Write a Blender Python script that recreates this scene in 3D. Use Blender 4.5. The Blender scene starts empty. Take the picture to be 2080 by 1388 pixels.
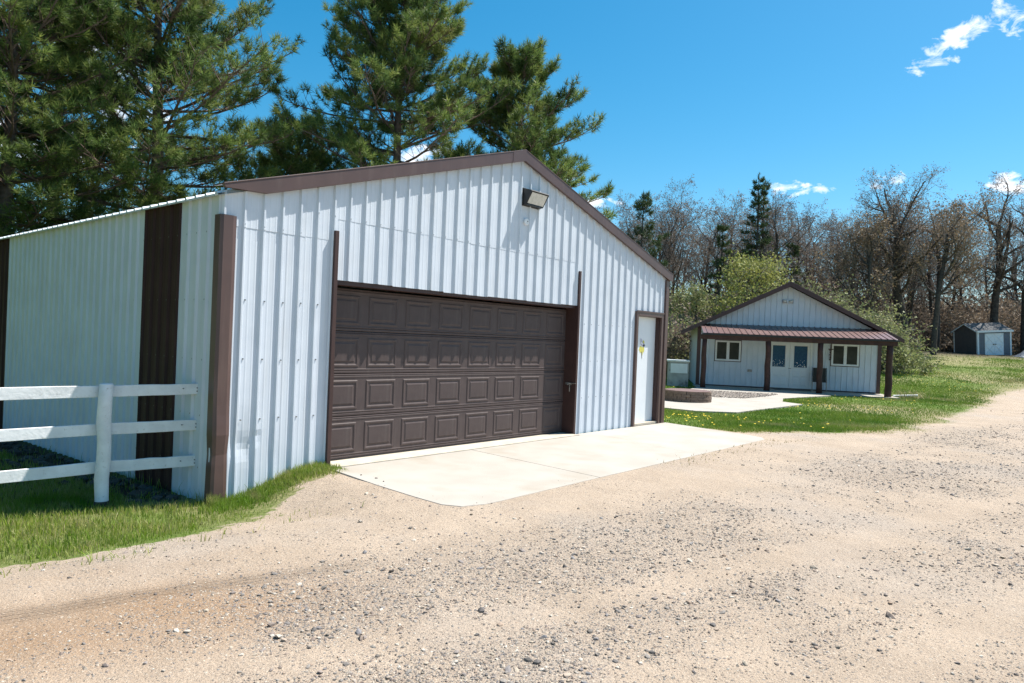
import bpy, math, random
import numpy as np
from mathutils import Vector, Matrix

# ------------------------------------------------------------------ camera, sky, sun, exposure
SC = bpy.context.scene
COL = SC.collection
H_EYE = 1.62
cam_d = bpy.data.cameras.new('camera'); cam = bpy.data.objects.new('camera', cam_d); COL.objects.link(cam)
cam_d.sensor_width = 36.0; cam_d.lens = 36.0 * 1440 / 2080; cam_d.clip_start = 0.05; cam_d.clip_end = 3000
roll, pitch = 0.0404, 0.0039
fw = Vector((0, math.cos(pitch), -math.sin(pitch))); up0 = Vector((0, math.sin(pitch), math.cos(pitch)))
rt = Vector((math.cos(roll), 0, 0)) + up0 * math.sin(roll)
upv = Vector((-math.sin(roll), 0, 0)) + up0 * math.cos(roll)
cam.matrix_world = Matrix(((rt.x, upv.x, -fw.x, 0), (rt.y, upv.y, -fw.y, 0), (rt.z, upv.z, -fw.z, H_EYE), (0, 0, 0, 1)))
SC.camera = cam

SUN = Vector((2.475, 1.173, 5.1)).normalized()
sun_el = math.asin(SUN.z); sun_rot = math.atan2(SUN.x, SUN.y)
world = bpy.data.worlds.new('World'); SC.world = world; world.use_nodes = True
SKY_STRENGTH = 0.086
SKY_SAT = 1.45
EXPOSURE = 0.94

def build_world():
    nt = world.node_tree; N = nt.nodes; L = nt.links
    N.clear()
    out = N.new('ShaderNodeOutputWorld'); bg = N.new('ShaderNodeBackground')
    sky = N.new('ShaderNodeTexSky'); sky.sky_type = 'NISHITA'; sky.sun_disc = False
    sky.sun_elevation = sun_el; sky.sun_rotation = sun_rot
    sky.altitude = 400; sky.air_density = 1.0; sky.dust_density = 1.0; sky.ozone_density = 2.6
    hs = N.new('ShaderNodeHueSaturation'); hs.inputs['Saturation'].default_value = SKY_SAT
    hs.inputs['Hue'].default_value = 0.481
    L.new(sky.outputs[0], hs.inputs['Color'])
    tc = N.new('ShaderNodeTexCoord')
    def math_(op, a, b=None, clamp=False):
        m = N.new('ShaderNodeMath'); m.operation = op; m.use_clamp = clamp
        for i, x in enumerate((a, b)):
            if x is None: continue
            if isinstance(x, (int, float)): m.inputs[i].default_value = x
            else: L.new(x, m.inputs[i])
        return m.outputs[0]
    def dot(v):
        m = N.new('ShaderNodeVectorMath'); m.operation = 'DOT_PRODUCT'
        L.new(tc.outputs['Generated'], m.inputs[0]); m.inputs[1].default_value = v
        return m.outputs['Value']
    nz = N.new('ShaderNodeTexNoise'); nz.inputs['Scale'].default_value = 34; nz.inputs['Detail'].default_value = 9
    nz.inputs['Roughness'].default_value = 0.62; nz.inputs['Distortion'].default_value = 0.4
    mp = N.new('ShaderNodeMapping'); mp.inputs['Scale'].default_value = (1, 1, 1.7)
    L.new(tc.outputs['Generated'], mp.inputs[0]); L.new(mp.outputs[0], nz.inputs['Vector'])
    # every cloud: direction (x, y, z), half width, half height, tilt
    clouds = [((.572, 1, .408), .030, .013, .35), ((.615, 1, .452), .060, .014, .50), ((.66, 1, .478), .045, .016, .45), ((.74, 1, .50), .05, .02, .3),
              ((.690, 1, .247), .024, .012, -.15), ((.376, 1, .226), .022, .011, .1), ((.416, 1, .229), .020, .009, 0),
              ((.515, 1, .247), .022, .010, .1), ((-.615, 1, .385), .07, .03, -.5), ((-.585, 1, .33), .08, .035, -.3),
              ((-.13, 1, .25), .05, .015, 0), ((.05, 1, .235), .03, .014, 0), ((.09, 1, .19), .05, .014, 0),
              ((-.68, 1, .25), .09, .025, .1), ((1.3, 1, .45), .15, .05, .2), ((1.1, -.4, .5), .2, .07, .1),
              ((-1, -.6, .4), .2, .06, 0), ((-.2, -1, .5), .25, .07, .2), ((-1.3, .6, .5), .18, .06, .1)]
    sx = 1.0
    total = None
    for (d, w, h, tilt) in clouds:
        D = Vector(d).normalized(); r0 = D.cross(Vector((0, 0, 1))).normalized(); u0 = r0.cross(D)
        r1 = r0 * math.cos(tilt) + u0 * math.sin(tilt); u1 = u0 * math.cos(tilt) - r0 * math.sin(tilt)
        a = math_('MULTIPLY', dot(r1), 1 / w); b = math_('MULTIPLY', dot(u1), 1 / h)
        q = math_('ADD', math_('MULTIPLY', a, a), math_('MULTIPLY', b, b))
        m = math_('SUBTRACT', 1.0, math_('MULTIPLY', q, 0.5), True)
        front = math_('GREATER_THAN', dot(D), 0.3)
        m = math_('MULTIPLY', m, front)
        total = m if total is None else math_('MAXIMUM', total, m)
    v = math_('SUBTRACT', math_('ADD', math_('MULTIPLY', total, 0.50), math_('MULTIPLY', nz.outputs[0], 2.1)), 1.36)
    v = math_('MULTIPLY', v, 2.6, True)
    v = math_('MULTIPLY', v, math_('MULTIPLY', total, 3.0, True))
    mix = N.new('ShaderNodeMix'); mix.data_type = 'RGBA'
    L.new(v, mix.inputs['Factor']); L.new(hs.outputs[0], mix.inputs['A']); mix.inputs['B'].default_value = (8.5, 8.6, 8.9, 1)
    L.new(mix.outputs['Result'], bg.inputs['Color']); bg.inputs['Strength'].default_value = SKY_STRENGTH
    L.new(bg.outputs[0], out.inputs[0])
build_world()

sun_d = bpy.data.lights.new('sun', 'SUN'); sun = bpy.data.objects.new('sun', sun_d); COL.objects.link(sun)
sun_d.energy = 5.0; sun_d.angle = math.radians(0.5); sun_d.color = (1.0, 0.955, 0.88)
sun.location = SUN * 100; sun.rotation_euler = SUN.to_track_quat('Z', 'Y').to_euler()
SC.view_settings.view_transform = 'Standard'; SC.view_settings.look = 'None'
SC.view_settings.exposure = EXPOSURE; SC.view_settings.gamma = 1.0; SC.view_settings.use_curve_mapping = False
SC.cycles.max_bounces = 6; SC.cycles.transparent_max_bounces = 6
SC.cycles.use_denoising = True; SC.cycles.denoising_input_passes = 'RGB_ALBEDO_NORMAL'; SC.cycles.denoising_prefilter = 'NONE'

rs = np.random.RandomState(7)
random.seed(7)

# ------------------------------------------------------------------ helpers
def smooth(a, b, x):
    t = np.clip((x - a) / (b - a), 0, 1); return t * t * (3 - 2 * t)

_perm = np.random.RandomState(3).rand(256, 256)
def vnoise(x, y, sc=1.0, seed=0):
    x = np.asarray(x) * sc + seed * 17.3; y = np.asarray(y) * sc + seed * 9.1
    xi = np.floor(x).astype(int); yi = np.floor(y).astype(int); fx = x - xi; fy = y - yi
    fx = fx * fx * (3 - 2 * fx); fy = fy * fy * (3 - 2 * fy)
    g = lambda i, j: _perm[(xi + i) % 256, (yi + j) % 256]
    return (g(0, 0) * (1 - fx) + g(1, 0) * fx) * (1 - fy) + (g(0, 1) * (1 - fx) + g(1, 1) * fx) * fy
def fbm(x, y, sc=1.0, seed=0, o=4):
    s = 0; a = .5
    for i in range(o):
        s = s + a * vnoise(x, y, sc * 2 ** i, seed + i); a *= .5
    return s / (1 - .5 ** o)

def link(name, me, mats=(), parent=None):
    o = bpy.data.objects.new(name, me); COL.objects.link(o)
    for m in (mats if isinstance(mats, (list, tuple)) else [mats]): me.materials.append(m)
    if parent is not None: o.parent = parent
    return o

def fast(name, V, T, mats, parent=None, smooth_=False, mi=None):
    V = np.asarray(V, np.float32); T = np.asarray(T, np.int32); k = T.shape[1]
    me = bpy.data.meshes.new(name)
    me.vertices.add(len(V)); me.vertices.foreach_set('co', V.ravel())
    me.loops.add(T.size); me.loops.foreach_set('vertex_index', T.ravel())
    me.polygons.add(len(T)); me.polygons.foreach_set('loop_start', np.arange(0, T.size, k, dtype=np.int32))
    if mi is not None: me.polygons.foreach_set('material_index', np.asarray(mi, np.int32))
    me.polygons.foreach_set('use_smooth', np.full(len(T), smooth_))
    me.update(calc_edges=True)
    return link(name, me, mats, parent)

class MB:
    def __init__(s): s.v = []; s.f = []
    def add(s, vs, fs):
        n = len(s.v); s.v += [tuple(p) for p in vs]; s.f += [tuple(i + n for i in f) for f in fs]; return s
    def box(s, x0, x1, y0, y1, z0, z1):
        return s.add([(x0, y0, z0), (x1, y0, z0), (x1, y1, z0), (x0, y1, z0), (x0, y0, z1), (x1, y0, z1), (x1, y1, z1), (x0, y1, z1)],
                     [(0, 3, 2, 1), (4, 5, 6, 7), (0, 1, 5, 4), (1, 2, 6, 5), (2, 3, 7, 6), (3, 0, 4, 7)])
    def prism(s, poly, a0, a1, ax='y'):
        # poly in the two remaining axes, extruded along ax from a0 to a1
        mp = {'y': lambda p, a: (p[0], a, p[1]), 'z': lambda p, a: (p[0], p[1], a), 'x': lambda p, a: (a, p[0], p[1])}[ax]
        n = len(poly); vs = [mp(p, a0) for p in poly] + [mp(p, a1) for p in poly]
        fs = [tuple(range(n))[::-1], tuple(range(n, 2 * n))] + [(i, (i + 1) % n, n + (i + 1) % n, n + i) for i in range(n)]
        return s.add(vs, fs)
    def tube(s, pts, rad, n=8, cap=True):
        pts = [Vector(p) for p in pts]; vs = []; fs = []
        if isinstance(rad, (int, float)): rad = [rad] * len(pts)
        ref = None
        for i, p in enumerate(pts):
            d = (pts[min(i + 1, len(pts) - 1)] - pts[max(i - 1, 0)]).normalized()
            if ref is None: ref = d.orthogonal().normalized()
            a = (ref - d * ref.dot(d)).normalized(); ref = a; b = d.cross(a)
            for k in range(n):
                t = 2 * math.pi * k / n; vs.append(p + (a * math.cos(t) + b * math.sin(t)) * rad[i])
        for i in range(len(pts) - 1):
            for k in range(n):
                fs.append((i * n + k, i * n + (k + 1) % n, (i + 1) * n + (k + 1) % n, (i + 1) * n + k))
        if cap: fs += [tuple(range(n))[::-1], tuple(range((len(pts) - 1) * n, len(pts) * n))]
        return s.add(vs, fs)
    def build(s, name, mat, parent=None, smooth_=False, bevel=0):
        me = bpy.data.meshes.new(name); me.from_pydata(s.v, [], s.f); me.update()
        if smooth_: me.polygons.foreach_set('use_smooth', [True] * len(me.polygons))
        o = link(name, me, mat, parent)
        if bevel:
            b = o.modifiers.new('bevel', 'BEVEL'); b.width = bevel; b.segments = 2; b.limit_method = 'ANGLE'
        return o

def tag(o, label=None, cat=None, group=None, kind=None):
    if label: o['label'] = label
    if cat: o['category'] = cat
    if group: o['group'] = group
    if kind: o['kind'] = kind
    return o
def thing(name, label, cat, loc=(0, 0, 0), rz=0.0, group=None):
    o = bpy.data.objects.new(name, None); COL.objects.link(o); o.empty_display_size = .2
    o.location = loc; o.rotation_euler = (0, 0, rz); return tag(o, label, cat, group)
KIDS = {}
def copy_thing(root, loc, rz, label, group, scale=1.0):
    r = root.copy(); COL.objects.link(r); r.location = loc; r.rotation_euler = (0, 0, rz)
    r.scale = (scale, scale, scale) if isinstance(scale, (int, float)) else scale
    r['label'] = label; r['group'] = group
    for ch in KIDS[root.name]:
        c = ch.copy(); COL.objects.link(c); c.parent = r
    return r

def mat(name, c1, c2=None, scale=5.0, rough=0.6, bump=0.0, bscale=40.0, spec=0.4, metal=0.0, streak=None, island=None,
        trans=0.0, detail=5.0, contrast=(0.35, 0.65), c3=None, s3=1.0, f3=(.55, .7), tone=False):
    m = bpy.data.materials.new(name); m.use_nodes = True; nt = m.node_tree; N = nt.nodes; L = nt.links
    b = N['Principled BSDF']; b.inputs['Roughness'].default_value = rough; b.inputs['Metallic'].default_value = metal
    b.inputs['Specular IOR Level'].default_value = spec
    tc = N.new('ShaderNodeTexCoord')
    def noise(sc, det, vec=None):
        n = N.new('ShaderNodeTexNoise'); n.inputs['Scale'].default_value = sc; n.inputs['Detail'].default_value = det
        L.new(vec if vec is not None else tc.outputs['Object'], n.inputs['Vector']); return n.outputs[0]
    def rng(x, a, bb):
        r = N.new('ShaderNodeMapRange'); r.inputs[1].default_value = a; r.inputs[2].default_value = bb; L.new(x, r.inputs[0]); return r.outputs[0]
    def mx(f, a, bb, mode='MIX'):
        k = N.new('ShaderNodeMix'); k.data_type = 'RGBA'; k.blend_type = mode
        for nm, x in (('Factor', f), ('A', a), ('B', bb)):
            if isinstance(x, tuple): k.inputs[nm].default_value = (*x, 1)
            elif isinstance(x, (int, float)): k.inputs[nm].default_value = x
            else: L.new(x, k.inputs[nm])
        return k.outputs['Result']
    col = c1
    if c2 is not None: col = mx(rng(noise(scale, detail), *contrast), c1, c2)
    if c3 is not None: col = mx(rng(noise(s3, 4), *f3), col, c3)
    if streak:      # dirt drawn out vertically: (colour, scale, amount)
        mp = N.new('ShaderNodeMapping'); mp.inputs['Scale'].default_value = (1, 1, .12); L.new(tc.outputs['Object'], mp.inputs[0])
        r = rng(noise(streak[1], 6, mp.outputs[0]), .52, .8)
        q = N.new('ShaderNodeMath'); q.operation = 'MULTIPLY'; q.inputs[1].default_value = streak[2]; L.new(r, q.inputs[0])
        col = mx(q.outputs[0], col, streak[0])
    if island:      # list of colours picked per island
        g = N.new('ShaderNodeNewGeometry'); cr = N.new('ShaderNodeValToRGB')
        els = cr.color_ramp.elements
        while len(els) < len(island): els.new(0.5)
        for i, c in enumerate(island): els[i].position = i / max(1, len(island) - 1) if len(island) > 1 else 0; els[i].color = (*c, 1)
        L.new(g.outputs['Random Per Island'], cr.inputs[0])
        col = cr.outputs[0] if c2 is None else mx(rng(noise(scale, detail), *contrast), cr.outputs[0], c2)
        if c3 is not None: col = mx(rng(noise(s3, 4), *f3), col, c3)
    if tone:    # every shoot of needles has a tone of its own: old dull, mature green, young yellow-green
        a = N.new('ShaderNodeAttribute'); a.attribute_name = 'tone'; cr = N.new('ShaderNodeValToRGB'); els = cr.color_ramp.elements
        tl = [(.38, .48, .50), (.72, .82, .80), (1.0, 1.0, 1.0), (.97, .92, .90), (1.0, .95, .9)]
        while len(els) < 5: els.new(.5)
        for i, c in enumerate(tl): els[i].position = i / 4; els[i].color = (*c, 1)
        L.new(a.outputs['Fac'], cr.inputs[0]); col = mx(1.0, col, cr.outputs[0], 'MULTIPLY')
    if isinstance(col, tuple): b.inputs['Base Color'].default_value = (*col, 1)
    else: L.new(col, b.inputs['Base Color'])
    if bump:
        bp = N.new('ShaderNodeBump'); bp.inputs['Strength'].default_value = 1.0; bp.inputs['Distance'].default_value = bump
        L.new(noise(bscale, 4), bp.inputs['Height']); L.new(bp.outputs[0], b.inputs['Normal'])
    if trans:
        t = N.new('ShaderNodeBsdfTranslucent')
        if isinstance(col, tuple): t.inputs[0].default_value = (*col, 1)
        else: L.new(col, t.inputs[0])
        ms = N.new('ShaderNodeMixShader'); ms.inputs[0].default_value = trans
        L.new(b.outputs[0], ms.inputs[1]); L.new(t.outputs[0], ms.inputs[2]); L.new(ms.outputs[0], N['Material Output'].inputs[0])
    return m

M = {}
M['white_steel'] = mat('white_steel', (.625, .67, .73), (.575, .62, .68), 2.5, .58, .0007, 3.0, .16, streak=((.48, .47, .44), 9, .28))
M['white_steel_house'] = mat('white_steel_house', (.585, .645, .725), (.54, .60, .68), 2.5, .4, .001, 3.0, .5, streak=((.5, .5, .48), 9, .25))
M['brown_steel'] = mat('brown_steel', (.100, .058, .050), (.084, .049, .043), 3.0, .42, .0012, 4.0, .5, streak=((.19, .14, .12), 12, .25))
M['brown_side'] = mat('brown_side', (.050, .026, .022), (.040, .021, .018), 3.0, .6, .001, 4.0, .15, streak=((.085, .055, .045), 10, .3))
M['door_brown'] = mat('door_brown', (.088, .066, .063), (.076, .057, .055), 6.0, .55, .0006, 90, .22, streak=((.13, .11, .10), 14, .35))
M['dark_brown'] = mat('dark_brown', (.060, .030, .026), (.048, .024, .021), 4.0, .5, .0008, 8, .4)
M['house_trim'] = mat('house_trim', (.060, .022, .022), (.048, .018, .018), 3.0, .4, .001, 6, .5)
M['porch_roof'] = mat('porch_roof', (.165, .092, .082), (.135, .075, .068), 3.0, .38, .001, 6, .5)
M['log'] = mat('log', (.075, .032, .024), (.045, .020, .016), 9.0, .6, .004, 20, .3)
M['roof_light'] = mat('roof_light', (.58, .63, .66), (.50, .55, .58), 3, .4, .001, 6, .5)
M['white_paint'] = mat('white_paint', (.76, .78, .80), (.70, .72, .74), 8, .5, .0008, 30, .4)
M['white_door'] = mat('white_door', (.76, .79, .82), (.72, .75, .79), 3, .35, .0004, 20, .5)
M['fence_paint'] = mat('fence_paint', (.78, .79, .80), (.66, .67, .68), 7, .62, .0035, 24, .3, c3=(.40, .37, .33), s3=38, f3=(.62, .86))
M['screw'] = mat('screw', (.16, .17, .18), None, rough=.5)
M['lamp_black'] = mat('lamp_black', (.018, .018, .020), (.03, .03, .03), 8, .5)
M['lamp_lens'] = mat('lamp_lens', (.50, .50, .46), (.62, .61, .58), 18, .22, .004, 60, .6)
M['metal'] = mat('metal', (.35, .35, .34), (.2, .18, .16), 20, .4, .0005, 50, .5, .7)
M['yellow'] = mat('yellow', (.62, .56, .12)); M['ink'] = mat('ink', (.05, .04, .06)); M['pale_purple'] = mat('pale_purple', (.38, .36, .50))
M['sticker_white'] = mat('sticker_white', (.82, .82, .80))
M['concrete'] = mat('concrete', (.385, .356, .318), (.345, .316, .278), 1.6, .85, .0022, 60, .2, detail=8, c3=(.30, .262, .212), s3=1.1, f3=(.55, .80))
M['sill'] = mat('sill', (.50, .45, .37), (.43, .38, .31), 4, .85, .002, 50, .2)
M['glass'] = mat('glass', (.025, .03, .03), (.05, .055, .05), 2.5, .12, spec=.12)
M['curtain'] = mat('curtain', (.02, .07, .14), (.03, .10, .18), 14, .3, spec=.15)
M['block'] = mat('block', (.145, .105, .085), (.20, .15, .115), 7, .9, .005, 40, .2)
M['lid'] = mat('lid', (.14, .085, .075), (.185, .12, .105), 5, .6, .002, 20, .3)
M['fabric'] = mat('fabric', (.035, .035, .032), (.05, .05, .045), 30, .9)
M['cabinet'] = mat('cabinet', (.42, .42, .41), (.31, .31, .30), 3.5, .7, .003, 20, .3, c3=(.10, .10, .09), s3=2.6, f3=(.55, .66))
M['shed_siding'] = mat('shed_siding', (.155, .160, .185), (.13, .135, .158), 4, .6)
M['shed_dark'] = mat('shed_dark', (.11, .095, .092), (.09, .08, .078), 4, .6)
M['shingle'] = mat('shingle', (.11, .11, .115), (.17, .165, .16), 9, .9, .006, 30, .2)
M['tarp'] = mat('tarp', (.16, .18, .21), (.10, .115, .14), 2.2, .45, .01, 5, .5)
M['tarp_white'] = mat('tarp_white', (.62, .66, .70), (.5, .54, .58), 2.5, .5, .01, 6)
M['rock'] = mat('rock', (.060, .052, .047), (.10, .09, .08), 5, .9, .012, 18, .2)
M['pale_rock'] = mat('pale_rock', (.42, .37, .29), (.33, .28, .21), 8, .9, .012, 26, .2)
M['brick'] = mat('brick', (.42, .16, .11), (.36, .20, .15), 12, .9, .006, 60, .2)
M['bark_pine'] = mat('bark_pine', (.165, .12, .098), (.09, .065, .055), 7, .95, .02, 12, .1)
M['bark_grey'] = mat('bark_grey', (.105, .090, .078), (.06, .05, .045), 5, .95, .02, 10, .1)
M['twig'] = mat('twig', (.215, .188, .165), (.155, .134, .118), 1.2, .9, spec=.1)
M['twig_pale'] = mat('twig_pale', (.27, .245, .205), (.18, .155, .13), 1.2, .9, spec=.1)
M['needles'] = mat('needles', (.05, .08, .02), (.055, .105, .030), .55, .5, spec=.3, trans=.45, detail=3,
                   island=[(.165, .245, .055), (.24, .30, .08), (.11, .19, .05), (.30, .335, .10), (.175, .255, .06)], contrast=(.45, .68), c3=(.24, .225, .075), s3=.5, f3=(.60, .75), tone=True)
M['needles_far'] = mat('needles_far', (.04, .06, .02), (.04, .07, .028), .5, .6, spec=.25, trans=.2, island=[(.07, .11, .04), (.11, .145, .05), (.055, .09, .036)])
def leafmat(n, cols, c2): M[n] = mat(n, cols[0], c2, .5, .6, spec=.25, trans=.3, island=cols)
leafmat('bud_orange', [(.29, .21, .125), (.22, .16, .10), (.35, .26, .15), (.19, .145, .10)], (.22, .165, .11))
leafmat('bud_brown', [(.24, .18, .13), (.18, .13, .10), (.29, .22, .15)], (.18, .14, .11))
leafmat('bud_purple', [(.20, .165, .145), (.16, .13, .12), (.25, .20, .17)], (.17, .14, .125))
leafmat('leaf_lime', [(.30, .32, .075), (.38, .39, .11), (.23, .26, .065), (.33, .30, .09)], (.26, .27, .08))
leafmat('leaf_sage', [(.25, .28, .105), (.32, .34, .13), (.20, .22, .095), (.27, .24, .12)], (.22, .245, .10))
leafmat('leaf_dry', [(.25, .19, .13), (.19, .145, .105), (.31, .245, .165)], (.20, .155, .115))
M['grass'] = mat('grass', (.08, .14, .015), (.12, .24, .014), .9, .5, spec=.3, trans=.45,
                 island=[(.19, .31, .022), (.25, .33, .035), (.42, .37, .17), (.14, .25, .018), (.29, .34, .06), (.50, .43, .22), (.17, .29, .018)], contrast=(.45, .65), c3=(.40, .35, .17), s3=4, f3=(.57, .75))
M['grass_lawn'] = mat('grass_lawn', (.08, .14, .015), (.085, .175, .016), .35, .6, spec=.25, trans=.3,
                      island=[(.15, .26, .02), (.20, .285, .035), (.115, .21, .018), (.23, .27, .06), (.26, .26, .08)], contrast=(.45, .62), c3=(.35, .31, .15), s3=.45, f3=(.56, .72))
M['straw'] = mat('straw', (.40, .34, .18), (.30, .26, .13), 2, .8, trans=.2)
M['dandelion'] = mat('dandelion', (.72, .52, .02), None, rough=.7)
M['stone'] = mat('stone', (.3, .3, .3), None, rough=.85, spec=.25,
                 island=[(.38, .31, .24), (.17, .155, .145), (.27, .24, .21), (.17, .155, .145), (.42, .35, .27), (.12, .11, .105), (.22, .17, .14), (.20, .195, .20), (.30, .22, .165), (.52, .47, .40), (.30, .26, .22)])
M['pebble'] = mat('pebble', (.3, .3, .3), None, rough=.85, spec=.25, island=[(.30, .25, .21), (.22, .19, .17), (.42, .36, .30), (.16, .14, .13), (.26, .21, .17)])

# ------------------------------------------------------------------ ground
G_ANG = math.pi / 2 - .707
D1 = np.array([math.sin(.707), math.cos(.707)]); D2 = np.array([-D1[1], D1[0]]); G0 = np.array([-2.188, 8.494])
def ts(x, y): return (x - G0[0]) * D1[0] + (y - G0[1]) * D1[1], (x - G0[0]) * D2[0] + (y - G0[1]) * D2[1]
def gw(t, s): return G0[0] + t * D1[0] + s * D2[0], G0[1] + t * D1[1] + s * D2[1]
TL, TR, DW, ZH, ZPK, SLOPE = -1.39, 8.26, 5.07, 2.237, 4.405, .2986
TM = (TL + TR) / 2
def zrake(t): return ZPK - abs(t - TM) * SLOPE
H_ANG = -math.radians(11); HE1 = np.array([math.cos(H_ANG), math.sin(H_ANG)]); HE2 = np.array([-HE1[1], HE1[0]]); HA = np.array([12.02, 30.6])
def hw(a, s): return HA[0] + a * HE1[0] + s * HE2[0], HA[1] + a * HE1[1] + s * HE2[1]

def inside(P, x, y):
    c = np.zeros(x.shape, bool); n = len(P)
    for i in range(n):
        (xa, ya), (xb, yb) = P[i], P[(i + 1) % n]
        k = ((ya > y) != (yb > y)) & (x < (xb - xa) * (y - ya) / (yb - ya + 1e-12) + xa); c ^= k
    return c
def sdist(P, x, y):
    d = np.full(x.shape, 1e9); n = len(P)
    for i in range(n):
        a = P[i]; b = P[(i + 1) % n]; ab = b - a
        t = np.clip(((x - a[0]) * ab[0] + (y - a[1]) * ab[1]) / (ab @ ab), 0, 1)
        d = np.minimum(d, np.hypot(x - a[0] - t * ab[0], y - a[1] - t * ab[1]))
    return np.where(inside(P, x, y), d, -d)
def relief(x, y):
    near = np.exp(-(np.hypot(x, y - 5) / 12) ** 2)
    return near * smooth(0, .5, drive_d(x, y)) * smooth(-.08, -.6, sdist(APRON, x, y)) * ((fbm(x, y, 2.5, 5, 4) - .5) * .04)
def zground(x, y):
    x = np.asarray(x, float); y = np.asarray(y, float); t, s = ts(x, y)
    z = -.016 + 0 * x
    dip = (1 - smooth(-1.3, -.15, t)) * smooth(-2.4, -.5, s)
    z = z - .235 * dip - .02 * np.clip(s, 0, 7) * (1 - smooth(-1.5, -1.0, t))
    z = z - .115 * smooth(11, 19, y) * smooth(1, 4, x)
    side = smooth(14.5, 20, x)
    z = z + .064 * np.clip(y - 27, 0, 33) * side + .05 * np.clip(y - 47, 0, 26) * (1 - side)
    z = z + (fbm(x, y, .7, 1, 3) - .5) * .05 * smooth(3, 7, np.hypot(x, y) * 0 + np.abs(s)) * smooth(-1.5, -3, s)
    near = smooth(-.55, -.06, sdist(APRON, x, y)) * smooth(-.7, -1.1, s)
    return z + (-.007 - z) * near
APRON = np.array([gw(t, s) for t, s in [(-.03, .1), (-.03, -.165), (-.17, -1.19), (-.235, -1.9), (-.25, -2.28), (-.16, -2.46), (.08, -2.54), (.30, -2.55), (.55, -2.54), (7.62, -2.42), (7.86, -2.28), (7.98, -2.0), (8.20, -.9), (8.38, .1)]])
def z1(x, y): return float(zground(x, y))

DRIVE = np.array([(-6.6, 2.6), (-5.2, 3.75), (-3.65, 5.14), (-3.42, 5.33), (-3.18, 5.56), (-2.92, 5.8), (-2.66, 6.1), (-2.50, 6.6), (-2.42, 7.15), (-2.18, 7.73), (-2.10, 8.45),
                  (-2.0, 8.7), (3.0, 14.4), (4.2, 12.7), (4.4, 13.9), (4.92, 14.25), (5.94, 14.56), (6.88, 14.85), (8.11, 15.22), (9.6, 16.72), (10.46, 17.79), (11.61, 19.31), (14.3, 22.4), (17.42, 26.28), (21, 30.3),
                  (25.3, 34.8), (33, 40), (42, 47), (60, 62), (90, 70), (60, 30), (30, 8), (18, -12), (0, -14), (-6.5, -6), (-7.5, 0)])  # unseen left side pulled in so less light bounces onto the garage side
def drive_d(x, y):   # >0 on the drive, ragged edge
    x = np.asarray(x, float); y = np.asarray(y, float); r = np.hypot(x, y)
    return sdist(DRIVE, x, y) + (fbm(x, y, 1.6, 11, 4) - .5) * np.clip(.03 * r + .22, .3, 1.2) + (fbm(x, y, 8, 15, 3) - .5) * .22

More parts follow.
